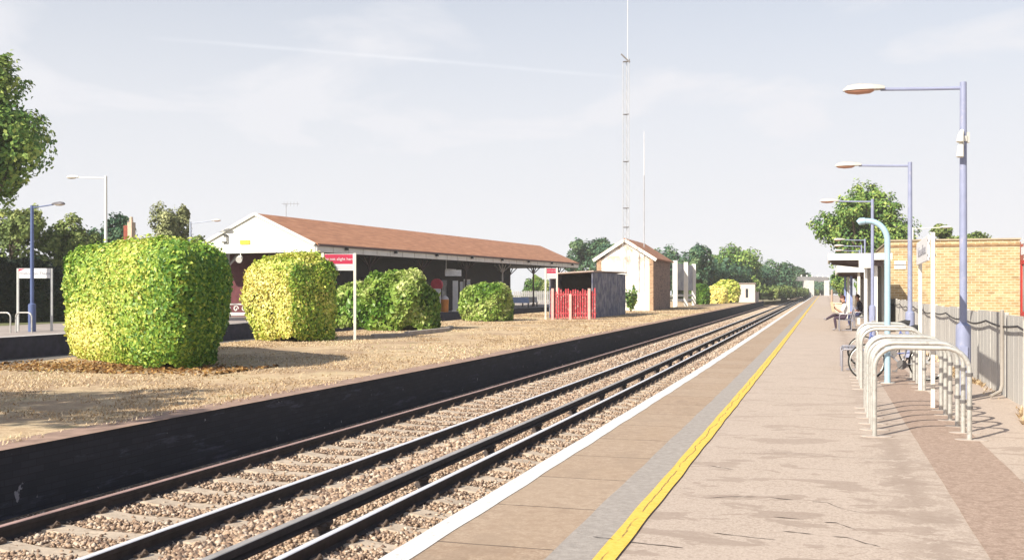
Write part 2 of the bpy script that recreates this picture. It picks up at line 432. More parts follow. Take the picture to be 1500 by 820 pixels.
t.color(c); t.set(Roughness=.95); t.bump(f1, .6, .03); MAT_GRASS = t.m
strip('island_grass', xback, -8.52, .0, MAT_GRASS, y1=146, nx=10)
strip('island_coping', -8.53, -8.03, .006, M('coping brick', (.30, .20, .155), .9, .3, 4, .4, 30), y1=146)
t = NT('shaded brick wall'); x, y, z = t.sep(); v = t.comb(y, z)  # blue-black base takes in this face's shade; scratches and specks are marks
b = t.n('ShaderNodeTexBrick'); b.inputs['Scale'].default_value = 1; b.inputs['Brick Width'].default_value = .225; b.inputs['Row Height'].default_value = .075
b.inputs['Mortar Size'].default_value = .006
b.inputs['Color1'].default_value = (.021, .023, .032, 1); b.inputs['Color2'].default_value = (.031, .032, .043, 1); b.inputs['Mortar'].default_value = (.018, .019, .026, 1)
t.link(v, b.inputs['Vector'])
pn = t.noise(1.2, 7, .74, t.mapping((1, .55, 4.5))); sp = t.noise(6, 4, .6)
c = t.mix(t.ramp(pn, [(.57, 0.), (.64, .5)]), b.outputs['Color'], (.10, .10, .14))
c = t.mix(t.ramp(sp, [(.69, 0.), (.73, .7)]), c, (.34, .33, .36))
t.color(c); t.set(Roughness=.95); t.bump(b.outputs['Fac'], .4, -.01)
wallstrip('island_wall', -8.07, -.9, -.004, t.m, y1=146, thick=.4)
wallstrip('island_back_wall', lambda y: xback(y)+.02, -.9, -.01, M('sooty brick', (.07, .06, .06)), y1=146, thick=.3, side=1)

# ------- further platform with the canopy
PH = math.radians(4.4); P0 = Vector((-28.5, 54.0)); E = Vector((math.sin(PH), math.cos(PH))); L = Vector((-math.cos(PH), math.sin(PH)))
def bp(s, w, z): return (P0.x+E.x*s+L.x*w, P0.y+E.y*s+L.y*w, z)
def x3(y): return -28.2 if y < 54 else -28.2+math.tan(PH)*(y-54)
MAT_P3 = M('far tarmac', (.34, .29, .26), .92, .2, 1.2)
strip('far_platform', -37.5, x3, .0, MAT_P3, y1=150, nx=2)
strip('far_platform_coping', lambda y: x3(y)-.55, lambda y: x3(y)+.03, .006, M('pale coping', (.50, .47, .45), .9, .2, 4), y1=150)
wallstrip('far_platform_wall', x3, -.95, -.005, M('sooty wall dark', (.045, .04, .055), .95, .4, 3), y1=150, thick=.4)
strip('back_land', -130, -37.5, .0, M('rough grass', (.16, .17, .07), .95, .4, .8), y1=400)
strip('cess_path', 2.95, 60, -.02, M('path earth', (.34, .27, .19), .95, .3, .8, .4, 10), y1=400)

# ------------------------------------------------------------------ railway tracks
MAT_RUST = M('rail rust', (.040, .031, .031), .85, .35, 9); MAT_SHINE = M('rail polished', (.80, .79, .82), .40, .06, 6, metal=.25)
MAT_PINK = M('rail dull rust', (.42, .28, .25), .55, .2, 5); MAT_GREYTOP = M('conductor top', (.42, .39, .37), .5, .15, 6, metal=.3)
def rail_mesh(x, ztop, h, headw, footw, y1=330, headh=.045):
    hw, fw = headw/2, footw/2
    prof = [(-fw, -h), (fw, -h), (fw, -h+.018), (.012, -h+.035), (.012, -headh-.01), (hw, -headh), (hw, -.006), (hw-.006, 0), (-hw+.006, 0), (-hw, -.006), (-hw, -headh), (-.012, -headh-.01), (-.012, -h+.035), (-fw, -h+.018)]
    yy = [-6.]+[y for y in YS if -6 < y < y1]+[y1]; m = MB(); n = len(prof); V = []
    for y in yy:
        for a, b in prof: V.append((x+a, y, gzf(y)+ztop+b))
    fs = []; mi = []
    for i in range(len(yy)-1):
        for k in range(n):
            k2 = (k+1) % n; fs.append((i*n+k, i*n+k2, (i+1)*n+k2, (i+1)*n+k)); mi.append(1 if k in (6, 7, 8) else 0)
    m.add(V, fs); m.mi = mi
    return m
MAT_SLP = M('sleeper concrete', (.47, .385, .30), .92, .22, 5, .5, 40, dirt=(.30, .22, .16), dirtpos=.62)
MAT_CLIP = M('rail chair iron', (.12, .085, .065), .8, .4, 12)
ZR = -.55
def make_track(label, xl, xr, topl, topr, y0=5.5, n=430, pitch=.70):
    root = thing('railway_track', label, 'track', (lerp(xl, xr, .5), 0, ZR))
    rail_mesh(xl, ZR, .15, .072, .13).build('rail', [MAT_RUST, topl], root)
    rail_mesh(xr, ZR, .15, .072, .13).build('rail', [MAT_RUST, topr], root)
    c = lerp(xl, xr, .5); hl = (xr-xl)/2
    def sleeper(m, y, z, dx=0):
        w = hl+.36; a = .125
        # concrete sleeper with a dished middle
        prof = [(-w, -.705), (-hl-.18, -.682), (-hl+.2, -.682), (-.3, -.712), (.3, -.712), (hl-.2, -.682), (hl+.18, -.682), (w, -.705)]
        V = []; fs = []
        for (px, pz) in prof: V += [(c+px+dx, y-a, z+pz), (c+px+dx, y+a, z+pz), (c+px+dx, y+a+.03, z+pz-.12), (c+px+dx, y-a-.03, z+pz-.12)]
        for i in range(len(prof)-1):
            for k in range(4): fs.append((i*4+k, i*4+(k+1) % 4, i*4+4+(k+1) % 4, i*4+4+k))
        fs += [(0, 1, 2, 3), tuple(len(V)-4+k for k in (3, 2, 1, 0))]
        m.add(V, fs, 0)
        for x in (xl, xr):
            for s in (-1, 1):
                m.box(x+s*.10-.035, x+s*.10+.035, y-.06, y+.06, z-.70, z-.655, 1)
                m.tube([(x+s*.13, y-.05, z-.66), (x+s*.135, y, z-.625), (x+s*.12, y+.05, z-.65)], .012, 5, 1)
    rest = MB()
    for i in range(n):
        y = y0+i*pitch+random.uniform(-.02, .02)
        if i < 100:
            m = MB(); sleeper(m, y, gzf(y), random.uniform(-.03, .03)); m.build('sleeper', [MAT_SLP, MAT_CLIP], root)
        elif y < 230:
            g_ = gzf(y); rest.box(c-hl-.36, c+hl+.36, y-.13, y+.13, g_-.80, g_-.69, 0)
    tag(rest.build('sleepers', [MAT_SLP, MAT_CLIP], root), kind='stuff')
    return root
make_track('ballasted track on concrete sleepers below the grass bank, with a dull pink far rail', -7.32, -5.79, MAT_PINK, MAT_SHINE)
make_track('ballasted track right beside the near platform edge, only its left rail in sight', -4.26, -2.76, MAT_SHINE, MAT_SHINE, y0=5.8)
def conductor(label, x):
    root = thing('conductor_rail', label, 'electric rail', (x, 0, -.47))
    rail_mesh(x, -.455, .12, .085, .11, headh=.07).build('rail', [MAT_RUST, MAT_GREYTOP], root)
    rest = MB(); k = 0
    for y in np.arange(6.3, 200, 2.55):
        m = MB(); g_ = gzf(y)
        m.tube([(x, y, g_-.74), (x, y, g_-.665), (x, y, g_-.655), (x, y, g_-.62), (x, y, g_-.61), (x, y, g_-.575)], [.10, .10, .075, .075, .09, .08], 10)
        m.box(x-.09, x+.09, y-.05, y+.05, g_-.60, g_-.568)
        m.build('insulator', M('insulator pot', (.07, .055, .05), .5, .3, 10), root)
    return root
conductor('raised grey electric conductor rail on insulator pots between the two tracks', -4.60)

# ballast stones: uncountable, one object
def stones(name, n, xr, yr, smin, smax, zo, mat, power=1.0):
    base = np.array([(1,.2,0),(-1,-.1,.1),(0,1,0),(0,-1,0),(0,0,1),(0,0,-1)], float)
    tri = np.array([(0,2,4),(2,1,4),(1,3,4),(3,0,4),(2,0,5),(1,2,5),(3,1,5),(0,3,5)])
    s = RNG.uniform(smin, smax, (n, 1, 1))
    v = base[None]*s*RNG.uniform(.6, 1.15, (n, 6, 1))+RNG.normal(0, .18, (n, 6, 3))*s
    a = RNG.uniform(0, 6.28, n); ca, sa = np.cos(a), np.sin(a)
    tl = RNG.uniform(-.6, .6, n); ct, st = np.cos(tl), np.sin(tl)
    x, y, z = v[..., 0], v[..., 1], v[..., 2]*.8
    y, z = y*ct[:, None]-z*st[:, None], y*st[:, None]+z*ct[:, None]
    x, y = x*ca[:, None]-y*sa[:, None], x*sa[:, None]+y*ca[:, None]
    py = yr[0]+(yr[1]-yr[0])*RNG.uniform(0, 1, n)**power; px = RNG.uniform(xr[0], xr[1], n)
    pz = gz(py)+zo+RNG.uniform(-.018, .014, n)
    V = np.stack([x+px[:, None], y+py[:, None], z+pz[:, None]], -1).reshape(-1, 3)
    Fq = (tri[None]+(np.arange(n)*6)[:, None, None]).reshape(-1, 3)
    tint = np.repeat(RNG.uniform(0, 1, n), 6)
    ph = np.mod(py-5.5+.35, .70)-.35; ph2 = np.mod(py-5.8+.35, .70)-.35
    drop = ((px < -5.42) & (np.abs(ph) < .165)) | ((px > -4.62) & (np.abs(ph2) < .14) & (RNG.random(n) < .85))
    kp = ~drop | (RNG.random(n) < .06)
    Fq = Fq.reshape(n, 8, 3)[kp].reshape(-1, 3)
    o = npmesh(name, V, Fq, mat, None, tint); o['kind'] = 'stuff'; return o
t = NT('stone'); a = t.n('ShaderNodeAttribute', attribute_name='tint')
t.color(t.ramp(a.outputs['Fac'], [(0, (.12, .075, .055)), (.25, (.265, .18, .13)), (.6, (.43, .305, .21)), (1, (.56, .46, .37))])); t.set(Roughness=.92); MAT_STONE = t.m
stones('ballast_stones', 100000, (-7.9, -2.6), (6.5, 32), .015, .036, -.708, MAT_STONE, 1.45)
stones('ballast_stones', 22000, (-7.9, -2.6), (30, 85), .04, .07, -.715, MAT_STONE, 1.3)
# banked ballast shoulders along the middle
stones('ballast_stones', 9000, (-5.45, -5.0), (7, 45), .03, .055, -.675, MAT_STONE, 1.4)

# ------------------------------------------------------------------ foliage
def leaves(pts, nrm, size, fold=.35, jitter=.7, aspect=1.7):
    """one folded leaf (two triangles sharing the midrib) per point"""
    n = len(pts)
    nn = nrm+RNG.normal(0, jitter, (n, 3)); nn /= np.linalg.norm(nn, axis=1, keepdims=True)+1e-9
    t_ = RNG.normal(0, 1, (n, 3)); t_ -= nn*np.sum(t_*nn, 1, keepdims=True); t_ /= np.linalg.norm(t_, axis=1, keepdims=True)+1e-9
    b_ = np.cross(nn, t_); s = size*RNG.uniform(.65, 1.35, (n, 1))
    l = t_*s*aspect/2; w = b_*s/2; up = nn*s*fold/2
    V = np.stack([pts-l, pts+w+up-l*.1, pts+l, pts-w+up-l*.1], 1).reshape(-1, 3)
    i = np.arange(n)[:, None]*4
    Fq = np.concatenate([i+np.array([[0, 1, 2]]), i+np.array([[0, 2, 3]])], 1).reshape(-1, 3)
    return V, Fq
def vnoise(p, sc, seed=0):
    """smooth cheap 3-D noise from summed sines"""
    r = np.random.default_rng(seed); o = np.zeros(len(p))
    for k in range(7):
        d = r.normal(0, 1, 3)*sc; o += np.sin(p@d+r.uniform(0, 6.28))
    return o/7**.5/1.0
GREEN_HEDGE = [(0, (.030, .10, .016)), (.32, (.075, .19, .026)), (.56, (.27, .41, .05)), (.78, (.58, .60, .12)), (1, (.84, .76, .27))]  # low greens deepened to darken the big hedge's shaded end
GREEN_BUSH = [(0, (.022, .065, .010)), (.35, (.09, .20, .02)), (.7, (.27, .38, .07)), (1, (.55, .58, .24))]
TREE_A = [(0, (.025, .075, .030)), (.4, (.105, .22, .05)), (.7, (.26, .38, .085)), (1, (.46, .52, .14))]
TREE_B = [(0, (.05, .085, .03)), (.5, (.19, .26, .07)), (1, (.42, .45, .17))]
TREE_C = [(0, (.025, .070, .050)), (.5, (.075, .16, .085)), (1, (.19, .27, .12))]
TREE_D = [(0, (.10, .12, .05)), (.5, (.29, .32, .13)), (1, (.52, .52, .26))]
MAT_LH = leaf_mat('privet leaves', GREEN_HEDGE, .45, .03); MAT_LB = leaf_mat('laurel leaves', GREEN_BUSH, .40, .07)
MAT_T = {k: leaf_mat('tree leaves '+k, v, .6, .18) for k, v in dict(a=TREE_A, b=TREE_B, c=TREE_C, d=TREE_D).items()}
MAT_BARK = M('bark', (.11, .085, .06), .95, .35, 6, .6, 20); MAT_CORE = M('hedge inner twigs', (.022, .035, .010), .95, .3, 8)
def hedge(name, label, cat, c, ux, hx, hy, h, n, lsize, mat, tintf, expo=5.0, flare=.06, base=.0, lump=.05, group=None, seed=1, jit=.75, topround=2.6, vy=None):
    """clipped shrub: c = ground centre, ux = direction of the long side"""
    z0 = gzf(c[1]); root = thing(name, label, cat, (c[0], c[1], z0), group)
    ux = np.array([ux[0], ux[1], 0.])/math.hypot(*ux); uy = np.array([-ux[1], ux[0], 0.]) if vy is None else np.array([vy[0], vy[1], 0.])/math.hypot(*vy)
    def shape(q, k):
        # q on the unit sphere -> superquadric block, flared to the top and lumpy
        a = np.abs(q); r = (a[:, 0]**expo+a[:, 1]**expo)**(1/expo)
        rr = (r**topround+a[:, 2]**topround)**(1/topround) if topround else r
        zz = np.where(q[:, 2] < 0, np.maximum(r**(expo), a[:, 2]**expo)**(1/expo), rr)
        p_ = q/zz[:, None]
        fl = 1+flare*p_[:, 2]
        loc = np.stack([p_[:, 0]*hx*fl, p_[:, 1]*hy*fl, (p_[:, 2]*.5+.5)*(h-base)+base], 1)
        lm = vnoise(loc, 1.5, seed)*lump+vnoise(loc, 4.5, seed+5)*lump*.45
        return loc*np.array([1, 1, 1])*(k)+np.array([0, 0, (1-k)*h*.4])+q*lm[:, None]*np.array([1, 1, .7])
    q = RNG.normal(0, 1, (n, 3)); q[:, 2] *= .95; 
    # sample a box surface then normalise for even cover
    ax = RNG.choice(5, n, p=(lambda A: A/A.sum())(np.array([hy*h, hy*h, hx*h, hx*h, 1.9*hx*hy])))
    q = RNG.uniform(-1, 1, (n, 3)); 
    for a_, (i, s_) in enumerate([(0, 1), (0, -1), (1, 1), (1, -1), (2, 1)]): q[ax == a_, i] = s_
    dq = q/np.linalg.norm(q, axis=1, keepdims=True)
    k = 1-np.abs(RNG.normal(0, .028, n))
    loc = shape(q, 1.0); 
    inw = np.where(RNG.random(n) < .035, -RNG.uniform(.02, .13, n), RNG.exponential(.05, n)-.03)
    # outward normals by block face, softened
    nr = np.stack([np.sign(q[:, 0])*np.abs(q[:, 0])**4, np.sign(q[:, 1])*np.abs(q[:, 1])**4, np.sign(q[:, 2])*np.abs(q[:, 2])**4*1.0], 1)
    nr /= np.linalg.norm(nr, axis=1, keepdims=True)+1e-9
    loc = loc-nr*inw[:, None]
    tint = np.clip(tintf(loc/np.array([hx, hy, h]), loc)+RNG.normal(0, .13, n), 0, 1)
    rot = lambda p_: p_[:, :1]*ux+p_[:, 1:2]*uy+np.array([0, 0, 1.])*p_[:, 2:3]
    keep = loc[:, 2] > .03
    loc, nr, tint = loc[keep], nr[keep], tint[keep]
    V, Fq = leaves(rot(loc), rot(nr), lsize, jitter=jit)
    fo = npmesh('foliage', V, Fq, mat, root, np.repeat(tint, 4))
    # twiggy core
    nu, nv = 28, 16; cq = []
    for j in range(nv+1):
        for i in range(nu):
            el = -math.pi/2+math.pi*j/nv; az = 2*math.pi*i/nu
            w = np.array([math.cos(el)*math.cos(az), math.cos(el)*math.sin(az), math.sin(el)]); cq.append(w)
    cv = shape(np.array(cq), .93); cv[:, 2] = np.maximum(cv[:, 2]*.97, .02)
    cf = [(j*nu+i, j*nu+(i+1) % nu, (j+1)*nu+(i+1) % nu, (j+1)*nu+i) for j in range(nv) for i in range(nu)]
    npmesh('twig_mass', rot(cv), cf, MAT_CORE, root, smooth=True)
    return root

# big clipped hedge
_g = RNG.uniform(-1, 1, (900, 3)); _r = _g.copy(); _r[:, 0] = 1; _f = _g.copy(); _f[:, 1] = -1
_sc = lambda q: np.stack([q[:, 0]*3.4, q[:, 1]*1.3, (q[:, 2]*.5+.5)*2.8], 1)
S1 = min(range(60), key=lambda k: vnoise(_sc(_r), 1.1, k).mean()-.5*vnoise(_sc(_f), 1.1, k).mean())      # seed picked so leaf colour darkens at the right end, standing in for shade
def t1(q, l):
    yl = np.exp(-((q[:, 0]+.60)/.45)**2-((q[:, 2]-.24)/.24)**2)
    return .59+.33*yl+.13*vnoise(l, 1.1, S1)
# corner (-12.75,18.1), left end (-18.5,21.9), right rear (-13.8,21.1)
ux1 = Vector((.85, -.53)).normalized(); uy1 = Vector((-.06, 1.0)).normalized()
cA = Vector((-12.45, 17.65)); hx1, hy1 = 3.62, 1.30
c1 = cA-ux1*hx1+uy1*hy1
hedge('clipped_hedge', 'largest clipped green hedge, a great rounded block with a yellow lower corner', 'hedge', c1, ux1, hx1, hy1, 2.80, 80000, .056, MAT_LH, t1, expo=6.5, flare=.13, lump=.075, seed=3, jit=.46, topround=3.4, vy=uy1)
def t2(q, l): return .84-.30*np.clip(q[:, 2]-.74, 0, 1)*2+.13*vnoise(l, 1.6, 9)-.25*(q[:, 0] > .8)  # right end's tint dropped, its shade put into the leaf colour
c2 = at(431, 34.6); hedge('clipped_hedge', 'golden yellow clipped shrub between the big green hedge and the red sign', 'hedge', c2, (.93, -.36), 1.24, 1.15, 2.95, 30000, .068, MAT_LH, t2, expo=4.0, flare=.09, lump=.09, seed=11, jit=.6, topround=2.6)
def t3(q, l): return .55+.2*vnoise(l, 2.2, 4)+.15*(q[:, 2]-.5)
c3 = at(584, 43.5); hedge('laurel_bush', 'loose green bush right of the red sign post, inside a low stone kerb', 'bush', c3, (1, -.2), 1.66, 1.3, 2.5, 11000, .14, MAT_LB, t3, expo=2.6, flare=.03, lump=.16, seed=21, jit=.9, topround=2.3)
c3b = at(520, 46); hedge('laurel_bush', 'smaller pale bush mostly hidden behind the red sign post', 'bush', c3b, (1, 0), 1.0, .9, 1.95, 2600, .17, MAT_LB, t3, expo=2.4, lump=.14, seed=24, jit=.9, topround=2.2)
def t4(q, l): return .68+.18*vnoise(l, 2.0, 6)
c4 = at(714, 55.5); hedge('laurel_bush', 'squat pale green bush alone on the dry grass in front of the canopy', 'bush', c4, (1, -.2), 1.30, 1.1, 2.05, 7500, .14, MAT_LB, t4, expo=3.2, flare=.05, lump=.10, seed=31, jit=.85, topround=2.8)

def tree(name, label, u, vt, vb, wpx, d, kind, n=2600, size=.3, lobes=9, group=None, trunk=True, seed=0, depth=1.0, sparse=0., base=None, zmin=None):
    n = int(n*4.0); size = size*.50
    r = np.random.default_rng(seed*13+5); x, y = at(u, d); zb = gzf(y) if base is None else base
    zt, zc0 = zat(vt, d), zat(vb, d); rw = wpx*d/F/2; hc = (zt-zc0)/2; zc = (zt+zc0)/2
    root = thing(name, label, 'tree', (x, y, zb), group)
    cen = np.array([0, 0, zc-zb]); P = []; N = []; T = []
    LB = []
    for i in range(lobes):
        v = r.normal(0, 1, 3); v /= np.linalg.norm(v); rad = r.uniform(.24, .46)
        k = (1-rad)*r.uniform(.62, 1.22)
        LB.append((v*k, rad, r.uniform(-.16, .16)))
    LB.append((np.zeros(3), .50, -.08))
    m = n//len(LB)
    for (c_, rad, dt) in LB:
        q = r.normal(0, 1, (m, 3)); q /= np.linalg.norm(q, axis=1, keepdims=True)
        k = r.uniform(.25, 1.0, m)**(1/2.2); sp = c_+q*(rad*k)[:, None]
        # break the surface into clumps
        cl_ = vnoise(sp*np.array([rw, rw, hc]), 1.5/max(.5, size*2.6), seed+3)
        sp = sp*(1+.10*cl_[:, None]); keep = (cl_ > -.95+sparse)
        P.append((sp*np.array([rw, rw*depth, hc])+cen)[keep]); N.append((q+c_*.6+np.array([0, 0, .35]))[keep])
        T.append((.48+dt+.20*cl_+r.normal(0, .17, m))[keep])
    # a few stray sprays beyond the outline
    k = m//3; q = r.normal(0, 1, (k, 3)); q /= np.linalg.norm(q, axis=1, keepdims=True); cs = r.choice(len(LB)-1, k)
    sp = np.array([LB[c][0]+qq*LB[c][1]*r.uniform(1.0, 1.22) for c, qq in zip(cs, q)])
    P.append(sp*np.array([rw, rw*depth, hc])+cen); N.append(q); T.append(r.uniform(.3, .7, k))
    P = np.concatenate(P); N = np.concatenate(N); T = np.clip(np.concatenate(T), 0, 1)
    if zmin is not None: kk = P[:, 2] > zmin; P, N, T = P[kk], N[kk], T[kk]
    V, Fq = leaves(P, N, size, jitter=.55, aspect=1.35)
    npmesh('crown', V, Fq, MAT_T[kind], root, np.repeat(T, 4))
    if trunk:
        mb = MB(); tr = max(.08, rw*.075); top = zc-zb
        off = Vector((x, y, zb))
        mb.tube([off+Vector((0, 0, -.4)), off+Vector((.05*rw, 0, top*.4)), off+Vector((0, .04*rw, top*.75)), off+Vector((.05*rw, 0, top+hc*.45))], [tr*1.35, tr, tr*.75, tr*.2], 9)
        for (c_, rad, dt) in LB[:-1]:
            s0 = off+Vector((0, 0, top*r.uniform(.5, .85))); e = off+Vector((c_[0]*rw, c_[1]*rw*depth, top+c_[2]*hc))
            mb.tube([s0, s0.lerp(e, .5)+Vector((0, 0, .08*rw)), e], [tr*.5, tr*.32, tr*.1], 6)
        mb.build('trunk', MAT_BARK, root, smooth=True)
    return root
GT = 'trees beyond the far platform'
tree('broadleaf_tree', 'tall dark oak at the left edge, rising above every other tree', -20, 82, 308, 190, 50, 'a', 5600, .36, 18, seed=1, sparse=.55)
tree('broadleaf_tree', 'olive tree low behind the blue lamp post at the left edge', 18, 296, 432, 140, 66, 'b', 3800, .34, 10, GT, seed=2)
tree('broadleaf_tree', 'rounded mid green tree just left of the white lamp post', 101, 312, 432, 82, 68, 'b', 3000, .32, 8, GT, seed=3)
tree('broadleaf_tree', 'dark blue green tree behind the white lamp post and red chimney', 160, 303, 420, 96, 88, 'c', 2600, .36, 9, GT, seed=4)
tree('broadleaf_tree', 'pale yellow green poplar like tree left of the white gable', 249, 291, 408, 74, 80, 'd', 2600, .30, 13, GT, seed=65)
tree('broadleaf_tree', 'small bushy tree at the left foot of the white gable', 285, 338, 395, 45, 84, 'b', 1400, .30, 6, GT, seed=6)
GM = 'trees behind the station roofs'
tree('broadleaf_tree', 'small dark tree showing over the far end of the long canopy roof', 842, 349, 410, 56, 150, 'c', 1500, .55, 7, GM, seed=7)
tree('broadleaf_tree', 'wide green tree behind the left slope of the tall white hut', 888, 339, 410, 92, 150, 'c', 2400, .55, 9, GM, seed=8)
tree('broadleaf_tree', 'tall dark tree behind the grey hoarding right of the white hut', 1008, 339, 446, 84, 132, 'c', 3200, .50, 11, GM, seed=9)
tree('broadleaf_tree', 'green tree peeping behind the roof end of the tall white hut', 968, 366, 440, 60, 140, 'c', 1600, .5, 8, GM, seed=19)
tree('broadleaf_tree', 'broad tree directly above the yellow shrub far along the bank', 1078, 356, 446, 96, 165, 'a', 3000, .58, 11, GM, seed=10)
tree('broadleaf_tree', 'tree leaning over the small pale trackside hut', 1128, 377, 446, 72, 190, 'c', 2200, .62, 9, GM, seed=11)
tree('broadleaf_tree', 'low tree behind the left end of the far footbridge', 1166, 391, 440, 64, 265, 'c', 1700, .85, 8, GM, seed=12)
tree('broadleaf_tree', 'faint lowest tree behind the middle of the far footbridge', 1205, 404, 436, 76, 330, 'c', 1300, 1.1, 7, GM, seed=13)
tree('broadleaf_tree', 'big rounded tree over the platform shelters, left branches hanging above the line', 1258, 273, 426, 156, 86, 'a', 8200, .36, 23, seed=14, sparse=.1)
tree('broadleaf_tree', 'bushy tree top showing over the yellow brick building', 1390, 330, 400, 118, 92, 'b', 3000, .36, 9, seed=15)
tree('broadleaf_tree', 'sliver of dark tree at the right edge beyond the yellow brick building', 1512, 340, 420, 50, 70, 'a', 1500, .3, 6, seed=16)
tree('broadleaf_tree', 'low green bushy tree behind the far posts of the platform shelter', 1231, 392, 440, 34, 104, 'a', 1200, .3, 6, seed=17)
# tree standing out of frame beside the photographer: its shade dapples the bank
xo, yo = -13.9, 5.2
tr_ = tree('broadleaf_tree', 'tree outside the picture on the left', 0, 0, 1, 10, 30, 'b', 10, .2, 2, seed=18, trunk=False)
for ch in list(tr_.children): bpy.data.objects.remove(ch)
bpy.data.objects.remove(tr_)

def shade_tree():
    r = np.random.default_rng(99); root = thing('broadleaf_tree', 'young tree on the bank just outside the left of the picture', 'tree', (xo, yo, 0))
    P = []
    for i in range(15):
        c_ = np.array([r.uniform(-2.4, 1.7), r.uniform(-1.5, 1.7), r.uniform(4.4, 6.2)])
        q = r.normal(0, 1, (150, 3)); q /= np.linalg.norm(q, axis=1, keepdims=True); P.append(c_+q*r.uniform(.3, .8, (150, 1)))
    P = np.concatenate(P); V, Fq = leaves(P, RNG.normal(0, 1, P.shape), .2)
    npmesh('crown', V, Fq, MAT_T['b'], root, np.repeat(r.uniform(.2, .8, len(P)), 4))
    mb = MB(); mb.tube([(xo, yo, -.3), (xo-.2, yo, 2.2), (xo-.5, yo, 5.4)], [.14, .11, .03], 8)
    mb.tube([(xo-.2, yo, 2.2), (xo-2.8, yo+.3, 5.0)], [.07, .02], 6); mb.tube([(xo-.2, yo, 2.4), (xo+1.4, yo-.2, 5.0)], [.06, .02], 6)
    mb.build('trunk', MAT_BARK, root, smooth=True)
shade_tree()

def dark_hedge(name, label, p0, p1, h, th, n, size, kind, seed):
    p0, p1 = np.array(p0), np.array(p1); c = (p0+p1)/2; root = thing(name, label, 'hedge', (c[0], c[1], gzf(c[1])))
    r = np.random.default_rng(seed); L_ = np.linalg.norm(p1-p0); e = (p1-p0)/L_; nrm = np.array([-e[1], e[0]])
    s = r.uniform(-L_/2, L_/2, n); s = np.where(r.random(n) < .12, np.sign(s)*(L_/2-np.abs(r.normal(0, th*.12, n))), s); a = r.uniform(-1, 1, n); z = r.uniform(0, 1, n)**.8
    face = r.random(n) < .75; a = np.where(face, np.sign(a)*(1-.08*r.random(n)), a); z = np.where(face, z, 1-.06*r.random(n))
    top = h*(1+.09*np.sin(s*.9+seed)+.07*np.sin(s*2.3)+r.normal(0, .05, n))*np.minimum(1, .55+.45*(L_/2-np.abs(s))/(th*.5))
    P = np.stack([e[0]*s+nrm[0]*a*th/2, e[1]*s+nrm[1]*a*th/2, z*top], 1); N = np.stack([nrm[0]*a, nrm[1]*a, np.where(face, .15, 1.)], 1)
    V, Fq = leaves(P, N, size); T = np.clip(.4+.2*vnoise(P, 1.2, seed)+r.normal(0, .12, n), 0, 1)
    npmesh('foliage', V, Fq, MAT_T[kind], root, np.repeat(T, 4))
    m = MB(Matrix.Translation((c[0], c[1], gzf(c[1]))) @ Matrix.Rotation(math.atan2(e[1], e[0]), 4, 'Z'))
    m.box(-L_/2+th*.3, L_/2-th*.3, -th/2+.2, th/2-.2, -.1, h*.82); m.build('twig_mass', MAT_CORE, root)
    return root
MAT_T['e'] = leaf_mat('shade dark leaves', [(0, (.004, .010, .006)), (.6, (.012, .026, .014)), (1, (.03, .055, .02))], .7, .05)  # near-black leaf colours stand in for tree shade over these hedges
dark_hedge('tall_hedge', 'near black hedge along the back of the far platform', at(-60, 52), at(108, 56), 3.1, 1.6, 5200, .22, 'e', 41)
dark_hedge('tall_hedge', 'long low dark hedge behind the canopy building and gable', at(96, 66), at(330, 72), 3.2, 1.6, 5200, .25, 'e', 42)
dark_hedge('trackside_scrub', 'dark scrub along the foot of the distant trees beyond the bank', at(1010, 128), at(1148, 215), 4.6, 4, 5200, .5, 'c', 43)
dark_hedge('trackside_scrub', 'grey green verge growth beside the far line below the footbridge', at(1122, 146), at(1192, 300), 1.5, 3, 2600, .4, 'b', 44)

# straw blades over the dry bank
def blades(name, n, xf, yr, hmin, hmax, mat, power=1.5, wid=.012):
    py = yr[0]+(yr[1]-yr[0])*RNG.uniform(0, 1, n)**power
    lo = np.array([xf(y)[0] for y in py]); hi = np.array([xf(y)[1] for y in py]); px = lo+(hi-lo)*RNG.uniform(0, 1, n)
    ok = vnoise(np.stack([px, py, px*0], 1), 1.1, 77)+.5*vnoise(np.stack([px, py, px*0], 1), 3.1, 78)+RNG.normal(0, .35, n) > -.35; px, py = px[ok], py[ok]; n = len(px)
    h = RNG.uniform(hmin, hmax, n); a = RNG.uniform(0, 6.28, n); lean = RNG.uniform(.3, 2.2, n)
    w = wid*(1+py/25); dx, dy = np.cos(a), np.sin(a); pz = gz(py)
    b0 = np.stack([px-dy*w, py+dx*w, pz-.005], 1); b1 = np.stack([px+dy*w, py-dx*w, pz-.005], 1)
    tp = np.stack([px+dx*h*lean, py+dy*h*lean, pz+h], 1)
    V = np.stack([b0, b1, tp], 1).reshape(-1, 3); Fq = np.arange(3*n).reshape(-1, 3)
    o = npmesh(name, V, Fq, mat, None, np.repeat(np.clip(RNG.normal(.46, .2, n)+.24*vnoise(np.stack([px, py*.7, px*0], 1), .8, 5), 0, 1), 3)); o['kind'] = 'stuff'; return o
MAT_STRAW = leaf_mat('straw', [(0, (.33, .22, .12)), (.3, (.54, .40, .24)), (.7, (.69, .55, .36)), (.93, (.76, .66, .47)), (1, (.34, .35, .14))], .8, .2)
blades('grass', 95000, lambda y: (xback(y)+.05, -8.30), (8, 95), .012, .05, MAT_STRAW, 1.9, .009)
blades('grass', 3800, lambda y: (2.45+.12*math.sin(y*1.7), 2.66), (9, 36), .02, .09, MAT_STRAW, 1.3)
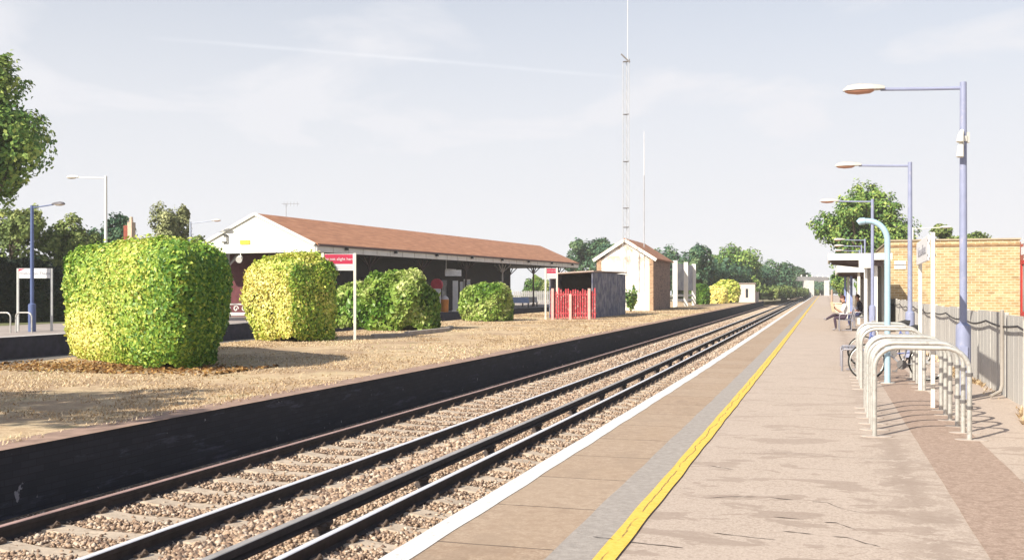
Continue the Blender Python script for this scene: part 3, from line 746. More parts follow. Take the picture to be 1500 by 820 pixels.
# fallen leaf litter by the hedge
nL = 2600; q = RNG.normal(0, 1, (nL, 2)); lp = np.stack([np.clip(c1.x+.9+np.clip(q[:, 0], -1.6, 1.6)*2.0, -18, -9.0), c1.y-2.3+np.clip(q[:, 1], -1.6, 1.8)*.8, RNG.uniform(.01, .05, nL)], 1)
V, Fq = leaves(lp, np.tile(np.array([0, 0, 1.]), (nL, 1)), .055, jitter=.4)
o = npmesh('leaf_litter', V, Fq, leaf_mat('dead leaves', [(0, (.12, .06, .025)), (.5, (.30, .15, .05)), (1, (.46, .30, .10))], .8, .05), None, np.repeat(RNG.uniform(0, 1, nL), 4)); o['kind'] = 'stuff'

# ------------------------------------------------------------------ canopy building on the further platform
MAT_WHITE = M('white paint', (.78, .76, .70), .6, .06, 1.5, dirt=(.55, .50, .42), dirtpos=.70)
MAT_FASCIA = M('fascia paint', (.78, .75, .69), .65, .06, 1.2, dirt=(.58, .52, .45), dirtpos=.68)
t = NT('roof tiles'); x, y, z = t.sep()
rows = t.math('FRACT', t.math('DIVIDE', z, .16)); n1 = t.noise(2.5, 5, .65, t.mapping((1, .35, 2))); n2 = t.noise(14, 3)
c = t.ramp(n1, [(.3, (.33, .14, .07)), (.55, (.47, .215, .11)), (.75, (.57, .30, .17))])
c = t.mix(t.math('MULTIPLY', t.math('LESS_THAN', rows, .14), .35), c, (.12, .06, .05)); c = t.mix(t.math('MULTIPLY', n2, .3), c, (.26, .14, .11))
t.color(c); t.set(Roughness=.85); t.bump(rows, .4, .03); MAT_TILE = t.m
LEN = 50.4; HW = 4.19; Wd = 2*HW; ZE, ZA, ZF = 4.46, 6.36, 4.08; RISE = .0055
cb = thing('canopy_building', 'long low station building under a brown tiled canopy roof with a white boarded gable', 'building', (*P0, gzf(54)))
def b3(s, w, z): return bp(s, w, z+RISE*s)
m = MB()
for wa, wb, za, zb in ((-.12, HW, ZE+.02, ZA), (Wd+.12, HW, ZE+.02, ZA)):
    m.add([b3(.0, wa, za), b3(LEN, wa, za), b3(LEN, wb, zb), b3(.0, wb, zb), b3(0, wa, za+.1), b3(LEN, wa, za+.1), b3(LEN, wb, zb+.1), b3(0, wb, zb+.1)],
          [(0,3,2,1),(4,5,6,7),(0,1,5,4),(1,2,6,5),(2,3,7,6),(3,0,4,7)])
m.build('roof', MAT_TILE, cb)
t = NT('gable boards'); x, y, z = t.sep()
fr_ = t.math('FRACT', t.math('DIVIDE', x, .16)); n1 = t.noise(1.5, 5, .6)
c = t.mix(t.math('MULTIPLY', t.math('LESS_THAN', fr_, .09), .28), t.ramp(n1, [(.3, (.70, .68, .62)), (.7, (.80, .79, .74))]), (.40, .37, .33))
c = t.mix(t.ramp(t.noise(2.2, 6, .7, t.mapping((2, 2, .6))), [(.60, 0.), (.72, .4)]), c, (.52, .46, .38)); t.color(c); t.set(Roughness=.65); MAT_GAB = t.m
for s in (0.0, LEN-.1):
    m = MB(); m.prism([b3(s-.06, 0, ZF), b3(s-.06, Wd, ZF), b3(s-.06, Wd, ZE), b3(s-.06, HW, ZA), b3(s-.06, 0, ZE)], (E.x*.1, E.y*.1, 0)); m.build('gable', MAT_GAB, cb)
m = MB()
for wa, wb in ((0, HW), (Wd, HW)): m.beam(b3(-.09, wa, ZE+.06), b3(-.09, wb, ZA+.06), .16, .16)
m.build('barge_board', MAT_WHITE, cb)
for w in (-.04, Wd+.04):
    m = MB(); m.beam(b3(.0, w, (ZE+ZF)/2), b3(LEN, w, (ZE+ZF)/2), .08, ZE-ZF); 
    fa = m.build('fascia', MAT_FASCIA, cb)
    m = MB()
    for s in np.arange(1.8, LEN, 1.8): m.beam(b3(s, w-.05*(1 if w < 1 else -1), ZF), b3(s, w-.05*(1 if w < 1 else -1), ZE), .02, .03)
    m.build('board_joints', M('joint grime', (.52, .46, .40), .8), fa)
    m = MB(); gw = w-.16*(1 if w < 1 else -1)
    m.tube([b3(-.02, gw, ZE+.02), b3(LEN, gw, ZE+.02)], .055, 8); m.build('gutter', M('gutter brown', (.10, .055, .05), .6), cb)
    for s in np.arange(3.2, LEN, 6.4):
        m = MB(); m.box(-.07, .07, -.07, .07, -.12, .10); m.M = None
        mm = MB(Matrix.Translation(b3(s, gw, ZE-.02))); mm.box(-.09, .09, -.09, .09, -.16, .05); mm.build('rainwater_hopper', M('hopper black', (.03, .03, .03), .6), cb)
# ceiling and structure below
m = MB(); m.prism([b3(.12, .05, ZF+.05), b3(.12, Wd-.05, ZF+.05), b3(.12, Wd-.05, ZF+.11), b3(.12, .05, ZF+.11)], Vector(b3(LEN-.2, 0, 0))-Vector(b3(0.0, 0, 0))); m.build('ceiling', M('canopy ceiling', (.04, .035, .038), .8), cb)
MAT_DKWALL = M('shadow black boards', (.014, .011, .014), .9, .3, 3)  # deep shadow under the canopy is put into this near-black colour
m = MB(); g0 = gzf(60)
m.prism([b3(2.5, 2.4, g0-.15), b3(2.5, 8.2, g0-.15), b3(2.5, 8.2, ZF+.04), b3(2.5, 2.4, ZF+.04)], Vector(b3(37, 0, 0))-Vector(b3(2.5, 0, 0))); m.build('wall', MAT_DKWALL, cb)
MAT_GLASS = M('dark window glass', (.02, .025, .03), .08, .1, 2); MAT_FRW = M('white window frame', (.72, .70, .66), .5, .06)
for i, s in enumerate((9.5, 13.5, 22, 26.5, 34)):
    z0 = g0+.9; fr = MB(); fr.prism([b3(s, 2.34, z0), b3(s+1.3, 2.34, z0), b3(s+1.3, 2.34, z0+1.6), b3(s, 2.34, z0+1.6)], (L.x*.05, L.y*.05, 0)); wn_ = fr.build('window', MAT_FRW if i % 2 else MAT_DKWALL, cb)
    pa = MB(); pa.prism([b3(s+.1, 2.31, z0+.1), b3(s+1.2, 2.31, z0+.1), b3(s+1.2, 2.31, z0+1.5), b3(s+.1, 2.31, z0+1.5)], (L.x*.02, L.y*.02, 0)); pa.build('pane', MAT_GLASS, wn_)
for i, s in enumerate((17.5, 30)):
    dr = MB(); dr.prism([b3(s, 2.33, g0), b3(s+1.1, 2.33, g0), b3(s+1.1, 2.33, g0+2.15), b3(s, 2.33, g0+2.15)], (L.x*.06, L.y*.06, 0)); d_ = dr.build('door', M('maroon door', (.16, .03, .04), .5), cb)
    kb = MB(); kb.cyl(b3(s+.95, 2.24, g0+1.02), b3(s+.95, 2.33, g0+1.02), .035); kb.build('handle', M('brass', (.5, .4, .2), .4, metal=.8), d_)
m = MB(); m.prism([b3(2.47, 2.42, g0-.15), b3(2.47, 8.18, g0-.15), b3(2.47, 8.18, ZF+.03), b3(2.47, 2.42, ZF+.03)], (E.x*.02, E.y*.02, 0)); m.build('end_wall', M('maroon end boards', (.11, .028, .035), .85, .25, 3), cb)
# end wall with tall white framed window under the near gable
fr = MB(); fr.prism([b3(2.40, 4.6, g0+.4), b3(2.40, 5.3, g0+.4), b3(2.40, 5.3, g0+2.6), b3(2.40, 4.6, g0+2.6)], (E.x*.05, E.y*.05, 0)); wn_ = fr.build('window', MAT_FRW, cb)
pa = MB(); pa.prism([b3(2.37, 4.7, g0+.5), b3(2.37, 5.2, g0+.5), b3(2.37, 5.2, g0+2.5), b3(2.37, 4.7, g0+2.5)], (E.x*.02, E.y*.02, 0)); pa.build('pane', MAT_GLASS, wn_)
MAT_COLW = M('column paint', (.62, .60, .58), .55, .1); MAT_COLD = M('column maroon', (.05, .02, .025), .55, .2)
for i, s in enumerate((1.0, 9, 17, 25, 33, 41, 48.5)):
    for w in (1.5, 6.9):
        x, y, _ = b3(s, w, 0); gb = gzf(y); mm = MB()
        mm.tube([(x, y, gb-.1), (x, y, gb+.3), (x, y, gb+.35), (x, y, ZF+RISE*s+.05)], [.14, .14, .085, .075], 12)
        for a in (-1, 1):
            mm.beam((x, y, ZF+RISE*s-.75), b3(s, w+a*.8, ZF-.02), .09, .07); mm.beam((x, y, ZF+RISE*s-.75), b3(s+a*.8, w, ZF-.02), .07, .09)
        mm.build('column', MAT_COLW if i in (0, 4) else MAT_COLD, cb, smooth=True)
# square bracket and yellow plate on the gable, floodlight under it
bm_ = MB(); 
for (a, b_) in (((6.15, 5.20), (6.15, 4.76)), ((6.15, 5.20), (6.5, 5.20)), ((6.15, 4.76), (6.5, 4.76))):
    bm_.beam(b3(-.16, a[0], a[1]), b3(-.16, b_[0], b_[1]), .05, .07)
bm_.build('wall_bracket', M('black iron', (.03, .03, .03), .6), cb)
bm_ = MB(); bm_.prism([b3(-.09, 4.55, 4.62), b3(-.09, 5.25, 4.62), b3(-.09, 5.25, 4.86), b3(-.09, 4.55, 4.86)], (-E.x*.03, -E.y*.03, 0)); bm_.build('yellow_plate', M('yellow plate', (.85, .62, .06), .5), cb)
fl = thing('floodlight', 'small white floodlight hung below the white gable edge', 'floodlight', b3(-.1, 5.2, ZF-.1))
mm = MB(); mm.beam(b3(-.1, 5.2, ZF+.05), b3(-.1, 5.2, ZF-.25), .04, .04); mm.build('bracket', MAT_WHITE, fl)
mm = MB(); mm.tube([b3(.05, 5.25, ZF-.25), b3(-.12, 5.2, ZF-.28), b3(-.42, 5.1, ZF-.42)], [.09, .16, .2], 10); mm.build('lamp_head', MAT_WHITE, fl, smooth=True)
ae = thing('roof_aerial', 'thin television aerial on the ridge of the canopy roof', 'aerial', b3(3.2, HW, ZA))
mm = MB(); mm.cyl(b3(3.2, HW, ZA), b3(3.2, HW, ZA+.95), .02, n=6); mm.build('mast', M('grey metal', (.35, .35, .36), .5, metal=.4), ae)
mm = MB(); mm.beam(b3(3.0, HW+.2, ZA+.9), b3(3.6, HW-.7, ZA+.92), .02, .02)
for k in range(5): mm.beam(b3(3.05+.11*k, HW+.05-.17*k-.0, ZA+.75), b3(3.05+.11*k, HW+.05-.17*k, ZA+1.05), .015, .015)
mm.build('yagi', M('grey metal', (.35, .35, .36)), ae)

# furniture under the canopy
def hang_sign(s, w):
    o = thing('hanging_sign', 'white hanging sign on an arm in the gloom under the canopy', 'sign', b3(s, w, 3.2))
    mm = MB(); mm.beam(b3(s-1.4, w, 3.42), b3(s+.5, w, 3.42), .05, .05); mm.beam(b3(s-1.3, w, 3.42), b3(s-1.3, w, ZF+.06), .05, .05); mm.build('arm', MAT_COLW, o)
    mm = MB(Matrix.Translation(b3(s, w, 3.15)) @ Matrix.Rotation(TH+.3, 4, 'Z')); mm.box(-.65, .65, -.05, .05, -.24, .24); mm.build('panel', M('hanging sign white', (.80, .80, .80), .5), o)  # plain white paint on the sign panel
    return o
hang_sign(21.2, .9)
px_, py_ = at(640, 75.5); gk = gzf(py_)
k = thing('information_kiosk', 'white kiosk with a round red top under the canopy', 'kiosk', (px_, py_, gk))
mm = MB(Matrix.Translation((px_, py_, gk)) @ Matrix.Rotation(TH, 4, 'Z')); mm.box(-.28, .28, -.2, .2, 0, 1.75); mm.build('cabinet', MAT_COLW, k, bevel=.03)
mm = MB(); mm.tube([(px_-.0, py_-.12, gk+2.05), (px_-.0, py_+.12, gk+2.05)], .44, 20); mm.build('round_sign', M('signal red', (.45, .02, .05), .5), k)
px_, py_ = at(651, 76.5); gk = gzf(py_)
k = thing('litter_bin', 'orange litter bin with a pale domed lid beside the white kiosk', 'bin', (px_, py_, gk))
mm = MB(); mm.tube([(px_, py_, gk), (px_, py_, gk+.95)], [.30, .33], 16); mm.build('drum', M('orange plastic', (.62, .20, .02), .5), k, smooth=True)
mm = MB(); mm.tube([(px_, py_, gk+.95), (px_, py_, gk+1.12), (px_, py_, gk+1.25)], [.34, .26, .08], 16); mm.build('lid', M('pale lid', (.62, .55, .52), .5), k, smooth=True)
for i, (u, d, w, h_, lab) in enumerate(((667, 78, .40, 2.35, 'broad white poster column right of the orange bin under the canopy'), (676, 80, .22, 2.3, 'narrow white post right of the broad poster column'), (686, 84, .34, 2.0, 'shorter white post left of the squat pale bush'), (742, 96, .42, 2.7, 'lone white post right of the squat pale bush'))):
    px_, py_ = at(u, d); gk = gzf(py_); o = thing('poster_post', lab, 'post', (px_, py_, gk), 'white posts under the canopy')
    mm = MB(Matrix.Translation((px_, py_, gk)) @ Matrix.Rotation(TH, 4, 'Z')); mm.box(-w/2, w/2, -.09, .09, .12, h_); mm.build('board', MAT_COLW, o)
    mm = MB(Matrix.Translation((px_, py_, gk)) @ Matrix.Rotation(TH, 4, 'Z')); mm.box(-w/2-.06, w/2+.06, -.14, .14, 0, .12); mm.build('plinth', MAT_FASCIA, o)
# bench pair near the open end of the canopy
def simple_bench(label, u, d, rz, mat):
    px_, py_ = at(u, d); gk = gzf(py_); o = thing('platform_bench', label, 'bench', (px_, py_, gk)); Mx = Matrix.Translation((px_, py_, gk)) @ Matrix.Rotation(rz, 4, 'Z')
    mm = MB(Mx); mm.box(-.8, .8, -.25, .2, .42, .47); mm.build('seat', mat, o)
    mm = MB(Mx)
    mm.prism([(-.8, .18, .45), (-.8, .36, .95), (-.8, .40, .95), (-.8, .22, .45)], (1.6, 0, 0)); mm.build('backrest', mat, o)
    for sx in (-.7, .7):
        for sy in (-.2, .18): mm = MB(Mx); mm.box(sx-.03, sx+.03, sy-.03, sy+.03, 0, .42); mm.build('leg', M('black iron', (.03,.03,.03)), o)
simple_bench('blue and white bench near the open far end of the canopy', 763, 94, TH+.2, M('pale blue seat', (.32, .42, .62), .5))
simple_bench('pale bench at the far end of the canopy, near the first red sign shed', 776, 99, TH+.2, MAT_COLW)
# ornate white seat seen between the two hedges
px_, py_ = at(351, 52.0); gk = gzf(py_); RB = Matrix.Translation((px_, py_, gk)) @ Matrix.Rotation(TH+.15, 4, 'Z')
k = thing('ornate_seat', 'white painted ironwork seat with scrolls, seen between the two clipped hedges', 'bench', (px_, py_, gk))
mm = MB(RB)
mm.box(-.85, .85, .12, .17, .93, 1.0); mm.box(-.85, .85, .12, .17, .48, .54); mm.box(-.85, -.78, .12, .17, 0, 1.0); mm.box(.78, .85, .12, .17, 0, 1.0)
for i in range(4):
    cx = -.6+.4*i; pts = [(cx+.13*math.cos(a)*(1-a/9), .145, .735+.17*math.sin(a)*(1-a/9)) for a in np.linspace(0, 6.8, 18)]
    mm.tube(pts, .028, 6)
mm.build('backrest', MAT_WHITE, k); mm = MB(RB); mm.box(-.85, .85, -.35, .12, .40, .46); mm.build('seat', MAT_WHITE, k)
for sx in (-.8, .8): mm = MB(RB); mm.box(sx-.04, sx+.04, -.34, -.27, 0, .40); mm.build('leg', MAT_WHITE, k)

# pale fence, bushes and house glimpsed through the far end
def picket(name, label, p0, p1, h, n, mat, w=.09, seed=3, jitter=.02):
    p0, p1 = Vector((*p0, 0)), Vector((*p1, 0)); o = thing(name, label, 'fence', (*p0.xy, gzf(p0.y))); r = random.Random(seed)
    for i in range(n):
        p_ = p0.lerp(p1, (i+.5)/n); g_ = gzf(p_.y); hh = h+r.uniform(-jitter, jitter)*2
        e = (p1-p0).normalized(); rot = Matrix.Translation((p_.x, p_.y, g_)) @ Matrix.Rotation(math.atan2(e.y, e.x)+r.uniform(-.06, .06), 4, 'Z')
        mm = MB(rot); mm.prism([(-w/2, 0, .04), (w/2, 0, .04), (w/2, 0, hh-.06), (0, 0, hh), (-w/2, 0, hh-.06)], (0, .022, 0)); mm.build('picket', mat, o)
    for z in (.35, h-.3):
        mm = MB(); mm.beam((p0.x, p0.y+.05, gzf(p0.y)+z), (p1.x, p1.y+.05, gzf(p1.y)+z), .05, .08); mm.build('cross_rail', mat, o)
    return o
picket('picket_fence', 'grey white picket fence glimpsed under the far end of the canopy', at(752, 118), at(815, 120), 1.5, 22, MAT_COLW, w=.16)
tree('broadleaf_tree', 'green garden tree glimpsed through the open far end of the canopy', 776, 396, 442, 34, 128, 'a', 1500, .34, 6, seed=51)
tree('broadleaf_tree', 'second garden shrub behind the picket fence under the canopy end', 800, 402, 446, 40, 132, 'b', 1500, .34, 6, seed=52)

# house with a red chimney behind the big hedge
px_, py_ = at(181, 76); hs = thing('brick_house', 'house behind the biggest hedge, only its red and cream chimney showing', 'house', (px_, py_, gzf(py_)))
Mx = Matrix.Translation((px_, py_, gzf(py_))) @ Matrix.Rotation(TH*.4, 4, 'Z')
mm = MB(Mx); mm.box(-3, 2.2, 0, 6, 0, 2.7); mm.build('wall', MAT_DKWALL, hs)
rf = MB(Mx); rf.prism([(-3.2, -.3, 2.7), (2.4, -.3, 2.7), (-.4, -.3, 3.9)], (0, 6.6, 0)); rf = rf.build('roof', MAT_TILE, hs)
mm = MB(Mx); mm.box(-.24, .05, .4, 1.0, 3.0, 6.5); mm.build('chimney', M('chimney red', (.30, .075, .05), .9, .2, 5), rf)
mm = MB(Mx); mm.box(.054, .40, .42, .98, 3.0, 6.75); mm.tube([(.22, .7, 6.75), (.22, .7, 7.15)], [.14, .11], 10); mm.build('chimney_flue', M('cream render', (.62, .48, .36), .9), rf)

# ------------------------------------------------------------------ lamps
MAT_BLUE = M('lilac blue paint', (.26, .285, .42), .45, .10, 4, dirt=(.36, .36, .45), dirtpos=.66)
MAT_LGREY = M('lantern grey', (.48, .46, .43), .5, .08); MAT_LENS = M('lantern lens', (.62, .52, .42), .2, .08)
MAT_LENSR = M('lantern reflector', (.50, .25, .17), .3, .1)
MAT_PALE = M('pale metal', (.74, .72, .66), .5, .05); MAT_DKBLUE = M('deep blue paint', (.085, .12, .26), .45, .1)
MAT_DKLAN = M('dark lantern', (.10, .09, .10), .5, .1)
def lamp(label, x, y, h, arm=1.75, side=-1, pole=MAT_BLUE, lan=MAT_LGREY, rp=.055, droop=.05, group='lamp posts along the near platform', speakers=False, base=True, z0=None):
    z0 = gzf(y) if z0 is None else z0; o = thing('lamp_post', label, 'street lamp', (x, y, z0), group)
    mm = MB(); mm.tube([(x, y, z0+(1.0 if base else 0)), (x, y, z0+h*.55), (x, y, z0+h)], [rp, rp, rp*.88], 14); mm.build('pole', pole, o, smooth=True)
    if base:
        mm = MB(); mm.tube([(x, y, z0), (x, y, z0+1.05), (x, y, z0+1.12), (x, y, z0+1.16)], [rp*2, rp*2, rp*1.9, rp*1.02], 16)
        bs = mm.build('pole_base', pole, o, smooth=True)
        mm = MB(); mm.box(x-.05, x+.05, y-rp*2-.008, y-rp*2+.02, z0+.35, z0+.8); mm.build('access_door', pole, bs)
    za = z0+h-.09; la = .62; xe = x+side*(arm-la)
    mm = MB(); mm.tube([(x, y, za), (lerp(x, xe, .5), y, za+droop*.4), (xe+side*.06, y, za+droop)], .026, 8); mm.build('arm', pole, o, smooth=True)
    # cobra-head lantern: lofted sections
    S = [(0, .05, .055), (.06, .075, .075), (.2, .10, .10), (.4, .115, .115), (.55, .095, .09), (.62, .03, .03)]
    mm = MB(); n = 12; V = []; fs = []
    for (s, w, hh) in S:
        for k in range(n):
            a = math.pi*k/(n-1); V.append((xe+side*s, y+math.cos(a)*w, za+droop+math.sin(a)*hh*.95))
    for i in range(len(S)-1):
        for k in range(n-1): fs.append((i*n+k, i*n+k+1, (i+1)*n+k+1, (i+1)*n+k))
        fs.append((i*n, (i+1)*n, (i+1)*n+n-1, i*n+n-1))
    fs += [tuple(range(n)), tuple(range((len(S)-1)*n, len(S)*n))]
    mm.add(V, fs); ln = mm.build('lantern', lan, o, smooth=True)
    mm = MB(); V = []; fs = []
    for (s, w, hh) in [(.16, .075, .02), (.22, .088, .05), (.4, .098, .06), (.54, .08, .04), (.59, .05, .015)]:
        for k in range(9):
            a = math.pi+math.pi*k/8; V.append((xe+side*s, y+math.cos(a)*w, za+droop-.004+math.sin(a)*hh))
    for i in range(4):
        for k in range(8): fs.append((i*9+k, i*9+k+1, (i+1)*9+k+1, (i+1)*9+k))
        fs.append((i*9, (i+1)*9, (i+1)*9+8, i*9+8))
    fs += [tuple(range(9)), tuple(range(36, 45))]
    mm.add(V, fs); mm.build('lens', MAT_LENS if lan is not MAT_LGREY else MAT_LENSR, ln, smooth=True)
    if speakers:
        for (dz, ln_) in ((3.98, .10), (3.80, .16)):
            mm = MB(); mm.tube([(x-.02, y-.05, z0+dz+.1), (x-.05, y-.12, z0+dz+ln_*.2), (x-.06, y-.14, z0+dz-ln_*.8)], [.03, .045, .055], 10); mm.build('speaker', MAT_PALE, o, smooth=True)
        mm = MB(); mm.tube([(x, y, z0+3.92), (x, y, z0+4.0)], rp*1.25, 14); mm.build('clamp_band', MAT_PALE, o, smooth=True)
        mm = MB(); mm.box(x+.045, x+.085, y-.03, y+.03, z0+3.9, z0+4.06); mm.build('speaker', MAT_LGREY, o)
    return o
lx, ly = at(1411, 15.65); lamp('nearest lilac blue lamp post, behind the bicycle stands, with speakers clamped to its pole', lx, ly, 4.83, speakers=True)
lx, ly = at(1333, 25.1); lamp('second lilac blue lamp post, between the white sign and the pale swan neck pole', lx, ly, 4.80)
lx, ly = at(1278, 34.5); lamp('third lilac blue lamp post, its lantern in front of the big rounded tree', lx, ly, 4.72, arm=1.7)
for u, d, v, lab in ((1267, 60, 351, 'fourth lamp post along, upper arm of three low in front of the big tree'), (1262, 68, 360, 'fifth lamp post along, middle arm of three low in front of the big tree'), (1259, 76, 367, 'sixth lamp post along, lowest arm of three in front of the big tree')):
    lx, ly = at(u, d); lamp(lab, lx, ly, zat(v, d)-gzf(ly)+.05, arm=1.75)
lx, ly = at(1337, 62); lamp('white lamp post behind the yellow brick building with its arm pointing right', lx, ly, zat(333, 62)-gzf(ly), arm=2.15, side=1, pole=MAT_PALE, lan=MAT_PALE, group=None)
GL = 'lamp posts on the far platform'
lx, ly = at(47, 42); lamp('deep blue lamp post behind the pale station name sign', lx, ly, zat(301, 42)-gzf(ly), arm=1.62, side=1, pole=MAT_DKBLUE, lan=MAT_DKLAN, rp=.075, droop=.10, group=GL)
lx, ly = at(155, 46); lamp('tall cream lamp post with a white lantern pointing left above the biggest hedge', lx, ly, zat(258, 46)-gzf(ly), arm=2.1, side=-1, pole=MAT_PALE, lan=M('white lantern', (.8, .78, .70), .4), rp=.07, droop=.08, group=GL)
lx, ly = at(279, 62); lamp('grey blue lamp post left of the white gable', lx, ly, zat(325, 62)-gzf(ly), arm=2.1, side=1, pole=M('grey blue paint', (.36, .40, .50), .5), lan=MAT_LGREY, rp=.07, droop=.12, group=GL)

# pale blue swan-neck pole
sx_, sy_ = at(1300, 18.3)
o = thing('swan_neck_pole', 'pale cyan swan necked pole between the lamp posts and shelter', 'pole', (sx_, sy_, 0))
mm = MB(); pts = [(sx_, sy_, 0), (sx_, sy_, 1.5), (sx_, sy_, 2.5)]+[(sx_-.33+.33*math.cos(a), sy_, 2.55+.33*math.sin(a)*1.1) for a in np.linspace(.15, math.pi/2, 9)]+[(sx_-.40, sy_, 2.915)]
mm.tube(pts, .052, 14); mm.build('pole', M('pale cyan paint', (.36, .52, .62), .4, .08), o, smooth=True)
mm = MB(); mm.tube([(sx_-.38, sy_, 2.915), (sx_-.46, sy_, 2.91), (sx_-.50, sy_, 2.88)], [.062, .065, .05], 12); mm.build('nozzle', M('pale cyan paint', (.36, .52, .62)), o, smooth=True)
mm = MB(); mm.tube([(sx_, sy_, 0), (sx_, sy_, .03)], .13, 14); mm.build('foot_plate', MAT_LGREY, o)

# ------------------------------------------------------------------ bicycle stands
MAT_GALV = M('galvanised steel', (.50, .49, .46), .42, .16, 11, metal=.35, dirt=(.36, .34, .31), dirtpos=.62)
MAT_FOOT = M('stand footing', (.44, .38, .335), .9, .15, 10); MAT_COLLAR = M('dark collar', (.14, .13, .13), .6)
def hoop(label, x0, x1, y, h, group, r=.027, tilt=0., collars=True, foot=True):
    z0 = gzf(y); o = thing('bicycle_stand', label, 'bicycle stand', ((x0+x1)/2, y, z0), group); R = .24*min(1, h)
    pts = [(x0, y, z0-.05), (x0, y, z0+h*.4), (x0, y, z0+h-R)]
    pts += [(x0+R-R*math.cos(a), y, z0+h-R+R*math.sin(a)) for a in np.linspace(.2, math.pi/2, 7)]
    pts += [(x1-R+R*math.sin(a), y, z0+h-R+R*math.cos(a)) for a in np.linspace(0, math.pi/2-.2, 7)]
    pts += [(x1, y, z0+h-R), (x1, y, z0+h*.4), (x1, y, z0-.05)]
    mm = MB(); mm.tube(pts, r, 12); mm.build('hoop', MAT_GALV, o, smooth=True)
    if foot:
        for x in (x0, x1):
            mm = MB(); n = 16; mm.prism([(x+.02+.17*math.cos(2*math.pi*k/n), y+.075*math.sin(2*math.pi*k/n), z0) for k in range(n)], (0, 0, .009)); mm.build('footing', MAT_FOOT, o)
    if collars:
        for z in (.34, .70): mm = MB(); mm.tube([(x1, y, z0+z*h), (x1, y, z0+z*h+.035)], r*1.35, 10); mm.build('collar', MAT_COLLAR, o)
    return o
GA, GB = 'front row of bicycle stands', 'second row of bicycle stands'
NA = ['nearest galvanised bicycle stand, first of the front row', 'second galvanised bicycle stand of the front row', 'third galvanised bicycle stand of the front row', 'fourth galvanised bicycle stand of the front row', 'fifth galvanised bicycle stand of the front row', 'last galvanised bicycle stand of the front row, by the white sign posts']
NB = ['first galvanised bicycle stand of the second row, behind the front row', 'second galvanised bicycle stand of the second row', 'third galvanised bicycle stand of the second row', 'fourth galvanised bicycle stand of the second row', 'last galvanised bicycle stand of the second row, nearest the man on the bench']
for i in range(6): hoop(NA[i], .535+.006*(i % 3), 1.515+.008*((i*7) % 3), 12.18+.6*i, 1.015+.012*((i*5) % 3-1), GA)
for i in range(5): hoop(NB[i], .59+.006*(i % 3), 1.57, 18.15+.66*i, 1.02+.012*((i*5) % 3-1), GB)
for i, u in enumerate((2, 33)):
    hx_, hy_ = at(u, 41); e = hoop(('pale cycle hoop left of the name sign at the picture edge', 'pale cycle hoop under the station name sign')[i], hx_-.33, hx_+.45, hy_, .80, 'hoops on the far platform', r=.03, collars=False, foot=False)

# bicycles
def ring(m, c, R, r, n=28, k=8, mi=0, ax=None):
    pts = [(c[0]+R*math.cos(a), c[1], c[2]+R*math.sin(a)) for a in np.linspace(0, 2*math.pi, n+1)]
    m.tube(pts, r, k, mi, caps=False)
MAT_TYRE = M('tyre rubber', (.02, .02, .02), .8)
def bicycle(label, x, y, rz, frame, lean=.12):
    z0 = gzf(y); o = thing('bicycle', label, 'bicycle', (x, y, z0), 'parked bicycles')
    Mx = Matrix.Translation((x, y, z0)) @ Matrix.Rotation(rz, 4, 'Z') @ Matrix.Rotation(lean, 4, 'X')
    rw, fw = (-.51, 0, .335), (.55, 0, .335); bb = (-.06, 0, .29); st = (-.22, 0, .80); hd = (.36, 0, .83); hb = (.40, 0, .70)
    for c in (rw, fw):
        mm = MB(Mx); ring(mm, c, .322, .016); wh = mm.build('wheel', MAT_TYRE, o, smooth=True)
        mm = MB(Mx); ring(mm, c, .298, .010); mm.tube([(c[0], -.05, c[2]), (c[0], .05, c[2])], .03, 8)
        for k in range(16):
            a = 2*math.pi*k/16; mm.beam(c, (c[0]+.297*math.cos(a), 0, c[2]+.297*math.sin(a)), .004, .004)
        mm.build('rim', MAT_GALV, wh)
    mm = MB(Mx)
    for a, b_ in ((bb, st), (st, hd), (bb, hb), (hb, hd)): mm.cyl(a, b_, .017, n=8)
    for s in (-.04, .04):
        mm.cyl((bb[0], s*.6, bb[2]), (rw[0], s*1.3, rw[2]), .011, n=6); mm.cyl((st[0], s*.4, st[2]-.03), (rw[0], s*1.3, rw[2]), .010, n=6)
    mm.build('frame', frame, o, smooth=True)
    mm = MB(Mx)
    for s in (-.05, .05): mm.tube([(hb[0]-.01, s*.8, hb[2]-.02), (.46, s, .5), (fw[0], s, fw[2])], .012, 6)
    mm.build('fork', frame, o, smooth=True)
    mm = MB(Mx); mm.tube([(hd[0], 0, hd[2]), (hd[0]-.02, 0, .95)], .014, 8); mm.tube([(.26, -.30, .97), (.34, -.24, .98), (hd[0]+.02, 0, .96), (.34, .24, .98), (.26, .30, .97)], .012, 8); mm.build('handlebar', MAT_GALV, o, smooth=True)
    mm = MB(Mx); mm.tube([(st[0], 0, st[2]), (st[0]-.04, 0, .95)], .013, 8); mm.tube([(-.40, 0, .955), (-.30, 0, .975), (-.14, 0, .965)], [.07, .06, .02], 8); mm.build('saddle', MAT_TYRE, o, smooth=True)
    mm = MB(Mx); mm.tube([(bb[0], .04, bb[2]), (bb[0], .055, bb[2])], .09, 16); mm.cyl((bb[0], .06, bb[2]), (bb[0]+.12, .07, bb[2]-.12), .01, n=6); mm.box(bb[0]+.09, bb[0]+.17, .06, .15, bb[2]-.14, bb[2]-.11); mm.cyl((bb[0], -.06, bb[2]), (bb[0]-.12, -.07, bb[2]+.12), .01, n=6); mm.box(bb[0]-.17, bb[0]-.09, -.15, -.06, bb[2]+.11, bb[2]+.14); mm.build('crank', MAT_COLLAR, o)
    return o
bicycle('silver grey bicycle propped in the second row of stands, front wheel poking out left', 1.30, 20.15, math.pi+.04, M('silver frame', (.5, .5, .52), .35, metal=.5))
bicycle('blue framed bicycle behind the second row of stands', 1.35, 23.6, math.pi-.1, M('blue frame', (.10, .14, .36), .4))

